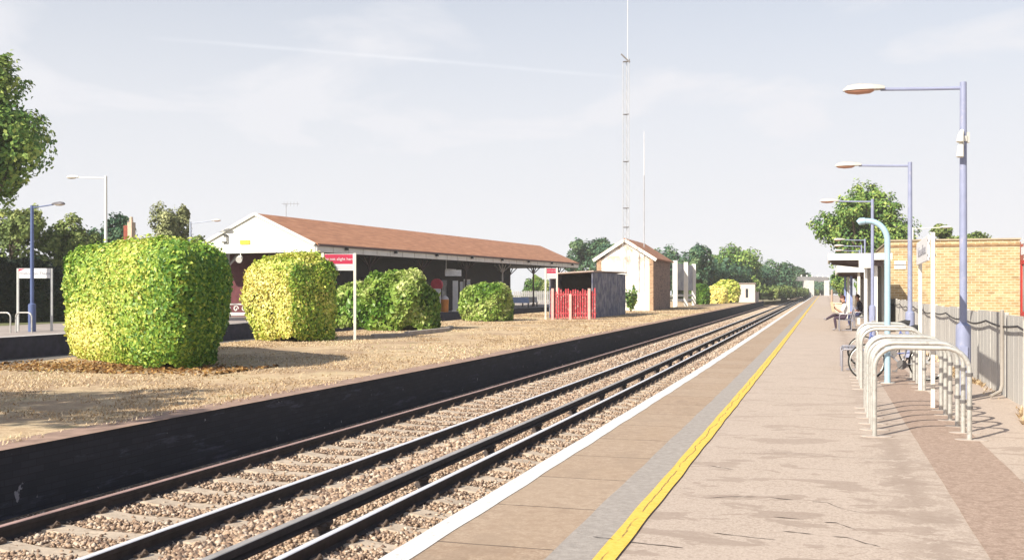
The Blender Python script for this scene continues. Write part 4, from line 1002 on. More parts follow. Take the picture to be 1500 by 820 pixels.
# ------------------------------------------------------------------ signs
MAT_RED = M('sign red', (.48, .025, .075), .5, .08); MAT_SGN = M('sign white', (.74, .73, .74), .5, .04); MAT_SGREY = M('sign grey band', (.55, .57, .60), .5, .05)
MAT_INK = M('sign grey ink', (.30, .30, .34), .6); MAT_POSTW = M('post white', (.74, .70, .62), .55, .08, 4)
def red_sign(label, u0, u1, vt, vm, vb, d, post_us, vbase):
    x, y = at((u0+u1)/2, d); g_ = gzf(y); o = thing('warning_sign', label, 'sign', (x, y, g_), 'red and white platform end signs')
    Mx = Matrix.Translation((x, y, 0)) @ Matrix.Rotation(TH+.12, 4, 'Z'); k = d/F; w = (u1-u0)*k/2
    mm = MB(Mx); mm.box(-w, w, -.02, .02, zat(vb, d), zat(vt, d)); pb = mm.build('board', MAT_SGN, o)
    mm = MB(Mx); mm.box(-w+.07, w-.07, -.026, -.014, zat(vm, d)+.01, zat(vt, d)-.015); mm.build('red_panel', MAT_RED, pb)
    mm = MB(Mx); mm.box(-w+.07, w-.07, -.024, -.014, zat(vb, d)+.04, zat(vm, d)-.03); mm.build('grey_panel', MAT_SGREY, pb)
    for s in (-1, 1):
        mm = MB(Mx); mm.box(s*w-.045, s*w+.045, -.045, .045, g_-.2, zat(vt, d)+.03); mm.build('post', MAT_POSTW, o, bevel=.008)
    fm = Mx @ Matrix.Translation((0, -.03, (zat(vm, d)+zat(vt, d))/2)) @ Matrix.Rotation(math.pi/2, 4, 'X')
    text('lettering', 'Do not alight here', w*.255, MAT_SGN, pb, fm)
    fm = Mx @ Matrix.Translation((0, -.027, (zat(vb, d)+zat(vm, d))/2)) @ Matrix.Rotation(math.pi/2, 4, 'X')
    return o
red_sign('larger red and white sign reading Do not alight here, beside the golden shrub', 473, 519.5, 372, 387, 396, 34.6, (519,), 500)
red_sign('smaller red and white sign in front of the red pickets', 799, 816, 393, 400.5, 408, 58, (), 466)
# station name sign on the far platform
d = 42.5; x, y = at(51, d); g_ = gzf(y); o = thing('station_sign', 'pale station name sign with a red corner on two thin posts, far left', 'sign', (x, y, g_))
Mx = Matrix.Translation((x, y, 0)) @ Matrix.Rotation(TH+.02, 4, 'Z'); w = 25.5*d/F
mm = MB(Mx); mm.box(-w, w, -.03, .03, zat(407.5, d), zat(393, d)); pb = mm.build('board', MAT_SGN, o)
mm = MB(Mx); mm.prism([(-w+.07, -.034, zat(393, d)-.02), (-w+.32, -.034, zat(393, d)-.02), (-w+.07, -.034, zat(393, d)-.12)], (0, -.004, 0)); mm.build('red_flash', MAT_RED, pb)
text('lettering', 'Walton-on-Thames', .175, MAT_INK, pb, Mx @ Matrix.Translation((.05, -.035, zat(400.5, d))) @ Matrix.Rotation(math.pi/2, 4, 'X'))
for s in (-1, 1): mm = MB(Mx); mm.box(s*(w-.03)-.04, s*(w-.03)+.04, -.04, .04, g_-.1, zat(393, d)); mm.build('post', M('post pale grey', (.52, .52, .50), .5), o)
# edge-on name board on the near platform
pa, pb_ = Vector((*at(1363, 14.4), 0)), Vector((*at(1345, 17.0), 0))
o = thing('name_board', 'white name board on two white posts, seen nearly edge on behind the stands', 'sign', (pa.x, pa.y, 0))
e = (pb_-pa); Lb = e.length; e.normalize(); Mx = Matrix.Translation(pa) @ Matrix.Rotation(math.atan2(e.y, e.x), 4, 'Z')
mm = MB(Mx); mm.box(0.06, Lb-.05, .0, .03, 2.08, 2.44); bd = mm.build('board', MAT_SGN, o, bevel=.006)
text('lettering', 'Walton-on-Thames', .22, MAT_INK, bd, Mx @ Matrix.Translation((Lb/2, .034, 2.26)) @ Matrix.Rotation(math.pi, 4, 'Z') @ Matrix.Rotation(math.pi/2, 4, 'X'))
for s in (0, Lb):
    mm = MB(Mx); mm.box(s-.028, s+.028, -.06, -.003, -.05, 2.47); ps = mm.build('post', MAT_POSTW, o, bevel=.008)
    for z in (2.15, 2.36): mm = MB(Mx); mm.tube([(s, -.07, z), (s, -.058, z)], .016, 8); mm.tube([(s, .031, z), (s, .04, z)], .016, 8); mm.build('bolt', MAT_COLLAR, ps)
# poster case at the right edge
xq = 2.42; dq = 13.9; ya = 14.36; o = thing('poster_case', 'red framed poster case on white posts cut off by the right picture edge', 'notice board', (xq, ya, 0))
mm = MB(); mm.box(xq-.02, xq+.05, ya-1.1, ya, 1.36, 2.0); bd = mm.build('panel', M('poster grey green', (.30, .36, .33), .4, .3, 4), o)
mm = MB()
for a, b_, c_, d_ in ((ya-.045, ya+.01, 1.33, 2.03), (ya-1.11, ya-1.06, 1.33, 2.03), (ya-1.06, ya-.045, 1.33, 1.38), (ya-1.06, ya-.045, 1.98, 2.03)): mm.box(xq-.035, xq+.06, a, b_, c_, d_)
mm.build('frame', M('poster frame red', (.50, .03, .02), .5), o)
mm = MB(); mm.box(xq-.03, xq+.04, ya-1.1, ya, 2.10, 2.20); mm.box(xq-.03, xq+.04, ya-1.1, ya, 2.24, 2.27); mm.build('header', MAT_SGN, o)
for s in (.05, 1.0): mm = MB(); mm.box(xq+.0, xq+.06, ya-s-.0, ya-s+.06, 0, 2.3); mm.build('post', MAT_POSTW, o)

# ------------------------------------------------------------------ right-hand fence and brick building
t = NT('fence panels'); x, y, z = t.sep()
st_ = t.noise(1.0, 6, .65, t.mapping((1, 7, .55))); big = t.noise(.8, 4)
c = t.ramp(st_, [(.3, (.425, .405, .38)), (.5, (.455, .437, .41)), (.7, (.485, .465, .437))])
c = t.mix(t.ramp(big, [(.5, 0.), (.7, .3)]), c, (.36, .33, .29)); t.color(c); t.set(Roughness=.9); t.bump(t.noise(25, 4), .25, .01); MAT_FENCE = t.m
fe = thing('concrete_fence', 'grey concrete panel fence behind the near platform, a dark cable slung on it', 'fence', (2.7, 8, 0))
MAT_FPOST = M('fence post concrete', (.47, .45, .42), .9, .15, 6)
def fx(y): return 2.68
y = 7.0; k = 0
while y < 62:
    g_ = gzf(y); top = 1.30+.02*math.sin(k*1.9)
    mm = MB(); mm.box(fx(y)+.01, fx(y)+.055, y+.04, y+1.46, g_-.05, g_+top-.008); pn = mm.build('panel', MAT_FENCE, fe)
    mm = MB()
    for q in np.arange(y+.35, y+1.4, .4): mm.box(fx(y)+.006, fx(y)+.012, q-.008, q+.008, g_, g_+top-.025)
    mm.build('panel_ribs', MAT_FENCE, pn)
    mm = MB(); mm.box(fx(y)+.002, fx(y)+.06, y-.042, y+.042, g_-.1, g_+top-.005); mm.build('post', MAT_FPOST, fe, bevel=.01)
    y += 1.5; k += 1
mm = MB(); pts = []
for q in np.arange(7, 61, .25):
    ph = ((q-7) % 3.0)/3.0; pts.append((fx(q)-.06, q, gzf(q)+1.13+.025*math.sin(q*.8)-.06*math.sin(math.pi*ph)))
mm.tube(pts, .017, 6); mm.build('cable', M('black cable', (.035, .03, .03), .7), fe)
for (yy_, ht) in ((17.2, 1.36), (31, 1.4)):
    mm = MB(); mm.tube([(2.60, yy_, ht), (2.60, yy_, .22), (2.57, yy_-.04, .12), (2.42, yy_-.15, .05)], .028, 8); mm.build('drain_pipe', M('drain grey', (.30, .27, .24), .8), fe, smooth=True)
# weeds at the fence foot
def weed(label, x, y, h, seed):
    r = np.random.default_rng(seed); o = thing('weed', label, 'plant', (x, y, 0), 'weeds at the fence foot'); P = []; mb = MB()
    for i in range(5):
        e_ = np.array([r.uniform(-.08, .04), r.uniform(-.15, .15), h*r.uniform(.6, 1)]); mb.tube([(x, y, 0), (x+e_[0]*.5, y+e_[1]*.4, e_[2]*.6), (x+e_[0], y+e_[1], e_[2])], .006, 5)
        for s in np.linspace(.3, 1, 9): P.append(e_*s+r.normal(0, .02, 3))
    mb.build('stem', M('weed stem', (.16, .17, .07), .8), o)
    V, Fq = leaves(np.array(P), r.normal(0, 1, (len(P), 3)), .05); npmesh('leaf_sprays', V, Fq, MAT_T['b'], o, np.repeat(r.uniform(.2, .8, len(P)), 4))
weed('thin weed climbing the fence panel at the right edge', 2.60, 12.9, .42, 1)
MAT_BRX = brick_mat('yellow stock brick', 'x', (.40, .265, .12), (.54, .40, .22), (.62, .54, .39), bw=.32, bh=.115, spread=.20)
MAT_BRY = brick_mat('yellow stock brick side', 'y', (.44, .31, .155), (.52, .38, .205), (.46, .37, .24), spread=.20)
yb = 49.5; gB = gzf(yb); xl_ = 2.80
db = lambda x, y: -x*ST+y*CT
xr_ = 9.0
for _ in range(30): xr_ = (1494-1208)*CT*db(xr_, yb)/F if False else ((1494-750)/F*(yb*CT)-yb*ST)/(CT+(1494-750)/F*ST)
hb = zat(352, db(6, yb))
o = thing('brick_building', 'flat topped yellow brick building behind the fence', 'building', (xl_, yb, gB))
mm = MB(); mm.add([(xl_, yb, -.2), (xr_, yb, -.2), (xr_, yb, hb), (xl_, yb, hb)], [(0, 1, 2, 3)], 0)
mm.add([(xl_, yb, -.2), (xl_, yb+12, -.2), (xl_, yb+12, hb), (xl_, yb, hb), (xr_, yb, -.2), (xr_, yb+12, -.2), (xr_, yb+12, hb), (xr_, yb, hb), ], [(0, 3, 2, 1), (4, 5, 6, 7), (1, 2, 6, 5), (3, 7, 6, 2)], 1)
mm.build('wall', [MAT_BRX, MAT_BRY], o)
mm = MB(); mm.box(xl_-.05, xr_+.05, yb-.06, yb+12, hb+.004, hb+.07); mm.build('coping', M('coping stone', (.42, .34, .24), .9), o)
mm = MB(); mm.box(xl_-.02, xr_+.02, yb-.03, yb-.003, hb-.28, hb-.18); mm.build('brick_band', M('brown band', (.27, .165, .085), .9, .3, 4), o)
mm = MB(); mm.box(xr_+.01, xr_+.12, yb-.09, yb+.02, 0, hb-.1); mm.build('drain_pipe', M('red brown pipe', (.25, .06, .04), .6), o)
dw = db(3.2, yb); xa_ = ((1310-750)/F*(yb*CT)-yb*ST)/(CT+(1310-750)/F*ST); xb_ = ((1327-750)/F*(yb*CT)-yb*ST)/(CT+(1327-750)/F*ST)
sg = thing('wall_sign', 'pair of small white plates one above the other on the yellow brick wall', 'sign', ((xa_+xb_)/2, yb, zat(388, dw)))
for va, vb in ((387.5, 382), (394, 389)):
    mm = MB(); mm.box(xa_, xb_, yb-.045, yb-.004, zat(va, dw), zat(vb, dw)); mm.build('plate', MAT_SGN, sg)
mm = MB(); mm.box(xa_+.1, xb_-.1, yb-.03, yb-.004, zat(389, dw)+.006, zat(387.5, dw)-.006); mm.build('bracket', MAT_COLLAR, sg)

# ------------------------------------------------------------------ island: shed, pickets, hut, masts, hoarding
MAT_SHED = M('shed sheeting', (.20, .20, .235), .8, .3, 1.4, dirt=(.08, .09, .16), dirtpos=.52)
cx, cy = at(868, 60); g_ = gzf(cy); hsd = 2.72; fl_ = at(806, 60.8); y2 = cy+9.0; x2 = cx+.25
o = thing('bicycle_shed', 'dark open fronted lean to shed behind the red pickets', 'shed', (cx, cy, g_))
def quadbox(mm, a, b, z0, z1, th):
    a, b = Vector((*a, 0)), Vector((*b, 0)); e = (b-a).normalized(); n = Vector((-e.y, e.x, 0))*th
    mm.prism([(a.x, a.y, z0), (b.x, b.y, z0), (b.x, b.y, z1), (a.x, a.y, z1)], n)
mm = MB(); quadbox(mm, (cx, cy), (x2, y2), g_-.1, g_+hsd, .06); mm.build('side_wall', MAT_SHED, o)
mm = MB(); quadbox(mm, (fl_[0], fl_[1]), (fl_[0]+.25, y2), g_-.1, g_+hsd-.05, .06); mm.build('side_wall', MAT_SHED, o)
mm = MB(); quadbox(mm, (fl_[0]+.25, y2), (x2, y2), g_-.1, g_+hsd, .06); mm.build('back_wall', MAT_SHED, o)
mm = MB(); mm.prism([(cx+.1, cy-.15, g_+hsd+.002), (fl_[0]-.1, fl_[1]-.15, g_+hsd-.14), (fl_[0]+.15, y2+.1, g_+hsd-.06), (x2+.1, y2+.1, g_+hsd+.1)], (0, 0, .07)); mm.build('roof', M('felt roof pink', (.46, .36, .32), .9, .2, 2), o)
mm = MB(); quadbox(mm, (fl_[0]+.1, fl_[1]+2.4), (cx-.05, cy+2.4), g_+.0, g_+hsd-.2, .04); mm.build('shade_sheet', M('shed inside shade', (.025, .025, .03), .9), o)  # added near-black sheet stands in for the shade inside the shed
MAT_PKT = M('picket red', (.42, .035, .05), .7, .3, 6, dirt=(.48, .30, .26), dirtpos=.60)
p0, p1 = at(806, 57.6), at(873, 57.2)
pk = picket('picket_gate', 'faded red picket fence across the front of the dark shed', p0, p1, 1.70, 19, MAT_PKT, w=.085, seed=9, jitter=.06)
for tt in (.06, .45, .86):
    q = Vector(p0).lerp(Vector(p1), tt); gq = gzf(q.y); mm = MB(); mm.box(q.x-.07, q.x+.07, q.y-.12, q.y-.03, gq-.05, gq+1.74-(.32 if tt == .45 else 0)); mm.build('post', M('picket post pale', (.62, .36, .32), .7, .15, 5), pk)
# white hut
d = 80; hx, hy = at(957, d); gh = gzf(hy); wv = 4.5; hl_ = 9.2; ze = zat(378, d); za = zat(351, 81)
o = thing('tall_hut', 'tall white gabled hut with a stained end wall and brown brick side', 'hut', (hx, hy, gh))
t = NT('stained white wall'); x, y, z = t.sep()
s1 = t.noise(1.6, 6, .68); zf = t.math('MULTIPLY', t.math('SUBTRACT', z, 3.2), .6); zf.node.use_clamp = True
stn = t.math('MULTIPLY', t.ramp(s1, [(.47, 0.), (.56, 1.)]), t.math('MULTIPLY', zf, .9))
midx = t.math('SUBTRACT', 1.0, t.math('ABSOLUTE', t.math('DIVIDE', t.math('SUBTRACT', x, hx-wv/2+.25), .42))); midx.node.use_clamp = True
stn2 = t.math('MULTIPLY', midx, t.ramp(t.noise(3, 5, .7, t.mapping((1.3, 1, .9))), [(.50, 0.), (.58, .7)]))
zlo = t.math('MULTIPLY', t.math('SUBTRACT', z, 1.4), .8); zlo.node.use_clamp = True
c = t.mix(stn, (.82, .80, .76), (.46, .32, .20)); c = t.mix(t.math('MULTIPLY', stn2, zlo), c, (.34, .20, .12))
t.color(c); t.set(Roughness=.8); MAT_STAIN = t.m
mm = MB(); mm.prism([(hx-wv+.35, hy, gh-.1), (hx-.3, hy, gh-.1), (hx-.3, hy, ze-.05), (hx-wv/2, hy, za-.12), (hx-wv+.35, hy, ze-.05)], (0, .2, 0)); mm.build('end_wall', MAT_STAIN, o)
MAT_HBR = brick_mat('hut brick side', 'y', (.20, .11, .085), (.26, .15, .11), (.24, .19, .16), spread=.5)
MAT_HBX = brick_mat('hut brick end', 'x', (.42, .24, .14), (.48, .30, .17), (.40, .30, .22), spread=.4)
for xa, xb in ((hx-.3, hx), (hx-wv, hx-wv+.35)):
    mm = MB(); mm.box(xa+(.001 if xa < hx-1 else 0), xb, hy-.06, hy+.3, gh-.1, ze); mm.build('brick_pier', MAT_HBX, o)
mm = MB(); mm.box(hx-.2, hx-.01, hy+.3, hy+hl_, gh-.1, ze); mm.build('side_wall', MAT_HBR, o)
mm = MB(); mm.box(hx-wv+.01, hx-wv+.2, hy+.3, hy+hl_, gh-.1, ze); mm.build('side_wall', MAT_HBR, o)
mm = MB(); mm.prism([(hx-wv+.2, hy+hl_-.2, gh-.1), (hx-.2, hy+hl_-.2, gh-.1), (hx-.2, hy+hl_-.2, ze), (hx-wv/2, hy+hl_-.2, za-.12), (hx-wv+.2, hy+hl_-.2, ze)], (0, .2, 0)); mm.build('end_wall', MAT_HBX, o)
mm = MB()
for xa, xb in ((hx+.28, hx-wv/2), (hx-wv-.28, hx-wv/2)):
    za_ = ze-.12 
    mm.add([(xa, hy-.18, za_), (xa, hy+hl_+.2, za_), (xb, hy+hl_+.2, za), (xb, hy-.18, za), (xa, hy-.18, za_+.11), (xa, hy+hl_+.2, za_+.11), (xb, hy+hl_+.2, za+.11), (xb, hy-.18, za+.11)],
           [(0,3,2,1),(4,5,6,7),(0,1,5,4),(1,2,6,5),(2,3,7,6),(3,0,4,7)])
mm.build('roof', MAT_TILE, o)
mm = MB()
for xa in (hx+.26, hx-wv-.26): mm.beam((xa, hy-.21, ze-.16), (hx-wv/2, hy-.21, za-.06), .05, .24)
mm.build('barge_board', MAT_WHITE, o)
# lattice mast on the gable
MAT_MAST = M('mast grey', (.46, .46, .47), .55, .1, 3, metal=.2)
mx, my = at(918.5, 79.3); mt = zat(92, 79.3); zb_ = gzf(my)+2.6; rr = .27
o = thing('lattice_mast', 'tall thin lattice radio mast fixed to the gable of the white hut', 'mast', (mx, my, zb_))
leg = [(mx+rr*math.cos(a), my+rr*math.sin(a)*.7-.35) for a in (math.radians(210), math.radians(330), math.radians(90))]
mm = MB()
for (x, y) in leg: mm.cyl((x, y, zb_), (x, y, mt), .024, n=6)
mm.build('leg_tubes', MAT_MAST, o); mm = MB(); z = zb_; k = 0
while z < mt-.4:
    for i in range(3):
        a, b_ = leg[i], leg[(i+1) % 3]; mm.cyl((*(a if k % 2 else b_), z), (*(b_ if k % 2 else a), z+.45), .008, n=4)
    z += .45; k += 1
mm.build('bracing', MAT_MAST, o)
for z in (zat(333, 79), zat(305, 79), zat(237, 79), zat(168, 79), mt): 
    mm = MB(); 
    for i in range(3): a, b_ = leg[i], leg[(i+1) % 3]; mm.cyl((*a, z), (*b_, z), .035, n=6)
    mm.build('joint_ring', MAT_COLLAR, o)
mm = MB(); mm.cyl((mx+.1, my-.3, mt), (mx+.12, my-.3, mt+9), .03, .02, n=6); mm.build('whip_aerial', M('whip white', (.72, .70, .70), .5), o)
mm = MB(); mm.beam((mx+.2, my-.3, mt), (mx-.4, my-.3, mt+.62), .09, .12); mm.beam((mx-.25, my-.3, mt), (mx+.3, my-.3, mt), .05, .08); mm.beam((mx+.24, my-.3, mt-.1), (mx+.24, my-.3, mt+.2), .06, .06); mm.build('head_bracket', MAT_COLLAR, o)
ax_, ay_ = at(943.5, 84); zr_ = za-.5; o = thing('whip_mast', 'slim grey whip aerial rising from the right slope of the white hut roof', 'aerial', (ax_, ay_, zr_))
zt_ = zat(192, 84); mm = MB(); mm.tube([(ax_, ay_, zr_-1.4), (ax_, ay_, lerp(zr_, zt_, .62))], .045, 6); mm.build('lower_pole', M('whip grey', (.42, .42, .44), .5), o)
mm = MB(); mm.tube([(ax_, ay_, lerp(zr_, zt_, .62)), (ax_, ay_, zt_)], [.035, .018], 6); mm.build('upper_pole', M('whip white', (.72, .70, .70)), o)
# sapling by the shed
def sapling(label, u, d, h, w, n, size, kind, cat='bush', name='sapling'):
    x, y = at(u, d); g_ = gzf(y); r = np.random.default_rng(int(u)); o = thing(name, label, cat, (x, y, g_)); mb = MB(); P = []
    for i in range(9):
        e_ = np.array([r.uniform(-w, w), r.uniform(-w, w), h*r.uniform(.5, 1)]); mb.tube([(x, y, g_-.05), (x+e_[0]*.4, y+e_[1]*.4, g_+e_[2]*.6), (x+e_[0], y+e_[1], g_+e_[2])], [.03, .02, .008], 5)
        for k in range(n//9): P.append(e_*r.uniform(.25, 1.0)**.8+r.normal(0, .14, 3)*np.array([w, w, .8]))
    mb.build('stem', MAT_BARK, o); P = np.array(P); P[:, 2] = np.maximum(P[:, 2], .05); V, Fq = leaves(P, r.normal(0, 1, P.shape)+np.array([0, 0, .4]), size)
    npmesh('foliage', V, Fq, MAT_T[kind], o, np.repeat(np.clip(r.normal(.5, .2, len(P)), 0, 1), 4)); return o
sapling('leafy green sapling in the corner between the shed and the white hut', 924, 76, 1.9, .5, 420, .17, 'a')
# hoarding right of the hut
d0 = 95; x, y = at(989, d0); g_ = gzf(y); o = thing('billboard_frame', 'back of a tall grey hoarding with two broad white posts, right of the white hut', 'billboard', (x, y, g_))
top = zat(384, d0); xa, ya_ = at(986, 96.5); xb, yb_ = at(1018, 107)
MAT_HOARD = M('hoarding sheet', (.36, .37, .40), .8, .2, .9, dirt=(.22, .22, .30), dirtpos=.58)
mm = MB(); quadbox(mm, (xa, ya_), (xb, yb_), g_+1.6, top, .08); mm.build('sheet', MAT_HOARD, o)
mm = MB(); quadbox(mm, (xa, ya_-.02), (xb, yb_-.02), g_+.5, g_+.75, .06); quadbox(mm, (xa, ya_-.02), (xb, yb_-.02), g_+1.0, g_+1.2, .06); mm.build('cross_rail', M('pale board', (.55, .55, .56), .7), o)
for u, dd in ((990, 95), (1005.5, 100), (1017, 106)):
    q = at(u, dd); mm = MB(); mm.box(q[0]-.22, q[0]+.18, q[1]-.3, q[1]-.05, g_-.1, top+.15); mm.build('post', MAT_WHITE, o)
# shrubs and hut at the end of the bank
def tf(v): return lambda q, l: v+.14*vnoise(l, 1.0, 8)
hedge('clipped_hedge', 'dark green clipped shrub right of the grey hoarding', 'hedge', at(1026, 112), (1, 0), .85, .8, 2.1, 1600, .26, MAT_LB, tf(.12), lump=.08, seed=61)
hedge('clipped_hedge', 'small bright yellow shrub far along the bank', 'hedge', at(1050, 118), (1, 0), 1.15, 1.0, 1.95, 1800, .24, MAT_LH, tf(.97), lump=.1, seed=62, expo=2.8)
hedge('clipped_hedge', 'olive domed shrub behind the small bright yellow one', 'hedge', at(1064, 123), (1, 0), 1.5, 1.3, 2.6, 1800, .26, MAT_LH, tf(.68), lump=.1, seed=63, expo=2.8)
x, y = at(1094, 128); g_ = gzf(y); o = thing('trackside_hut', 'small pale concrete hut near the end of the bank', 'hut', (x, y, g_)); Mx = Matrix.Translation((x, y, g_)) @ Matrix.Rotation(.05, 4, 'Z')
mm = MB(Mx); mm.box(-.95, 1.0, 0, 2.6, -.1, 2.3); mm.build('wall', M('pale render', (.66, .58, .52), .9, .1, 1), o)
mm = MB(Mx); mm.box(-1.05, 1.1, -.1, 2.7, 2.302, 2.42); mm.build('roof', M('hut slab', (.36, .30, .26), .9), o)
mm = MB(Mx); mm.box(-.15, .15, -.03, .04, .6, 1.7); mm.build('window', MAT_GLASS, o)
x, y = at(1107, 131); g_ = gzf(y); mm = MB(); mm.box(x-.35, x+.35, y-.3, y+.3, g_-.1, g_+1.2); mm.box(x-.42, x+.42, y-.37, y+.37, g_+1.202, g_+1.28)
tag(mm.build('relay_cabinet', M('pale render', (.66, .58, .52))), 'small pale cabinet just right of the trackside hut', 'cabinet')
# low kerb round the laurel
o = thing('bed_kerb', 'low grey stone kerb edging the bed of the loose green bush', 'kerb', (*at(610, 38.5), 0))
MAT_KERB = M('kerb stone', (.36, .31, .27), .9, .25, 3, .5, 20)
for (u0, dd0, u1, dd1, hh) in ((548, 36.6, 600, 37.6, .10), (600, 37.6, 656, 41.6, .16), (656, 41.6, 664, 45, .14)):
    mm = MB(); quadbox(mm, at(u0, dd0), at(u1, dd1), -.05, hh+gzf(36), .22); mm.build('kerb_stone', MAT_KERB, o, bevel=.02)

# ------------------------------------------------------------------ platform shelters on the right
MAT_SH = M('shelter white', (.78, .77, .73), .55, .05, 2); MAT_PANEL = M('shelter panel', (.36, .36, .34), .3, .1, 2); MAT_SHB = M('shelter blue', (.22, .28, .52), .5)
MAT_SOFF = M('dark soffit', (.14, .11, .11), .8)  # dark brown for shelter roof and brackets
def shelter(label, xw, x1, y0, y1, z, th, posts, panel=True, cant=True):
    g_ = gzf(y0); o = thing('platform_shelter', label, 'shelter', (x1, y0, g_), 'platform shelters')
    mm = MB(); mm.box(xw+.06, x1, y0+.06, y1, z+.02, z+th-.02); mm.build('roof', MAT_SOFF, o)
    mm = MB(); mm.box(xw, x1+.03, y0, y0+.055, z-.04, z+th); mm.box(xw, xw+.055, y0+.055, y1, z-.04, z+th); mm.build('fascia', MAT_SH, o)
    for k, (px, py, blue) in enumerate(posts):
        mm = MB(); mm.box(px-.06, px+.06, py-.06, py+.06, gzf(py)-.05, z+.015); mm.build('post', MAT_SHB if blue else MAT_SH, o)
    for k in range(4):
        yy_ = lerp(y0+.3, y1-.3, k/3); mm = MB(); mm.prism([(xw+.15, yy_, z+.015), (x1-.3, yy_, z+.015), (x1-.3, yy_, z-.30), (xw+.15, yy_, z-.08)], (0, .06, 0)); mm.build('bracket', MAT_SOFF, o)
    if panel:
        mm = MB(); mm.box(x1-.12, x1-.08, y0+.2, y1-.2, g_+.15, z-.1); mm.build('back_panel', MAT_PANEL, o)
        mm = MB(); mm.box(x1-.75, x1-.14, y1-.4, y1-.36, g_+.1, z-.1); mm.build('end_panel', MAT_PANEL, o)
        mm = MB()
        for yy_ in np.arange(y0+.2, y1-.1, (y1-y0-.4)/4): mm.box(x1-.16, x1-.06, yy_-.03, yy_+.03, g_, z)
        mm.build('glazing_bars', MAT_SH, o)
    return o
d = 44.5; zc_ = zat(384, d)
def xu(u, y): return ((u-750)/F*(y*CT)-y*ST)/(CT+(u-750)/F*ST)
ys = 42.6
s1_ = shelter('nearer white fascia shelter with a blank sign panel, right behind the man on the bench', xu(1213, ys), 2.5, ys, ys+5.5, zc_, .22, [(xu(1268, ys+.5), ys+.5, False), (xu(1283, ys+.4), ys+.4, False), (xu(1279, ys+2), ys+2, True), (xu(1273, ys+4.5), ys+4.5, False)])
mm = MB(); mm.box(xu(1258, ys), xu(1290, ys)-.3, ys-.07, ys-.012, zat(396, d), zat(384.5, d)); mm.build('sign_panel', MAT_SH, s1_)
ys2 = 52
shelter('further lower shelter with blue posts beyond the seated people', xu(1226, ys2), 2.5, ys2, ys2+9, zat(401, 55), .35, [(xu(1258, ys2+.3), ys2+.3, False), (xu(1247, ys2+4), ys2+4, True), (xu(1242.5, ys2+6), ys2+6, False), (xu(1238, ys2+8.5), ys2+8.5, True)])
x, y = at(1218.5, 96); g_ = gzf(y); mm = MB(); mm.tube([(x, y, g_-.1), (x, y, g_+1.55), (x, y, g_+1.62)], [.11, .10, .06], 8)
tag(mm.build('timber_post', M('brown timber', (.40, .29, .22), .9, .2, 5)), 'brown wooden post at the far platform end, left of the shelters', 'post')
x, y = at(1231, 74); g_ = gzf(y); o = thing('planter_box', 'cream planter box beyond the man on the bench', 'planter', (x, y, g_)); mm = MB(Matrix.Translation((x, y, g_)) @ Matrix.Rotation(.1, 4, 'Z'))
mm.prism([(-.36, -.3, 0), (.36, -.3, 0), (.44, -.3, .62), (-.44, -.3, .62)], (0, .7, 0)); mm.build('box', M('cream concrete', (.60, .50, .38), .9, .12, 3), o)
mm = MB(Matrix.Translation((x, y, g_))); mm.box(-.5, .5, -.36, .46, .624, .70); mm.build('rim', M('cream concrete', (.60, .50, .38)), o)

# benches of metal slats
MAT_BEN = M('bench grey', (.26, .25, .28), .5, .12, 6, metal=.3)
def metal_bench(label, x, y, length, back=True, w=.48):
    g_ = gzf(y); o = thing('slat_bench', label, 'bench', (x, y, g_), 'metal benches on the near platform')
    mm = MB()
    for k in range(6): xx_ = x+.03+k*w/6; mm.box(xx_, xx_+w/6-.02, y, y+length, g_+.43, g_+.455)
    mm.build('seat', MAT_BEN, o)
    if back:
        mm = MB()
        for k in range(5): z = g_+.52+k*.085; mm.box(x+w+.02+k*.025, x+w+.045+k*.025, y, y+length, z, z+.055)
        mm.build('backrest', MAT_BEN, o)
    for yy_ in ((y+.03, y+length-.03) if length < 1.9 else (y+.03, y+length/2, y+length-.03)):
        mm = MB(); mm.tube([(x+.02, yy_, g_), (x+.02, yy_, g_+.42)]+([(x+.02, yy_, g_+.62), (x+.06, yy_, g_+.68), (x+w, yy_, g_+.68)] if back else [(x+.06, yy_, g_+.45), (x+w-.04, yy_, g_+.45), (x+w, yy_, g_+.42)])+([] if back else [(x+w, yy_, g_)]), .022, 8); mm.build('leg_frame', MAT_BEN, o, smooth=True)
        if back: mm = MB(); mm.tube([(x+w, yy_, g_), (x+w, yy_, g_+.45), (x+w+.14, yy_, g_+.96)], .022, 8); mm.build('leg_frame', MAT_BEN, o, smooth=True)
    mm = MB(); mm.box(x+.1, x+w, y+.02, y+.05, g_+.03, g_+.06); mm.build('stretcher', MAT_BEN, o)
    return o
bx0 = xu(1229, 43.2); by0 = 43.2
metal_bench('metal slat bench the man in the white shirt sits on', bx0, by0, 2.4)
metal_bench('low backless metal seat just beyond the second row of stands', xu(1232, 22.2), 22.2, 1.5, back=False, w=.42)
bx1 = xu(1252, 46.6)
metal_bench('metal slat bench under the shelter with the dark clothed person', bx1, 47.0, 2.2)

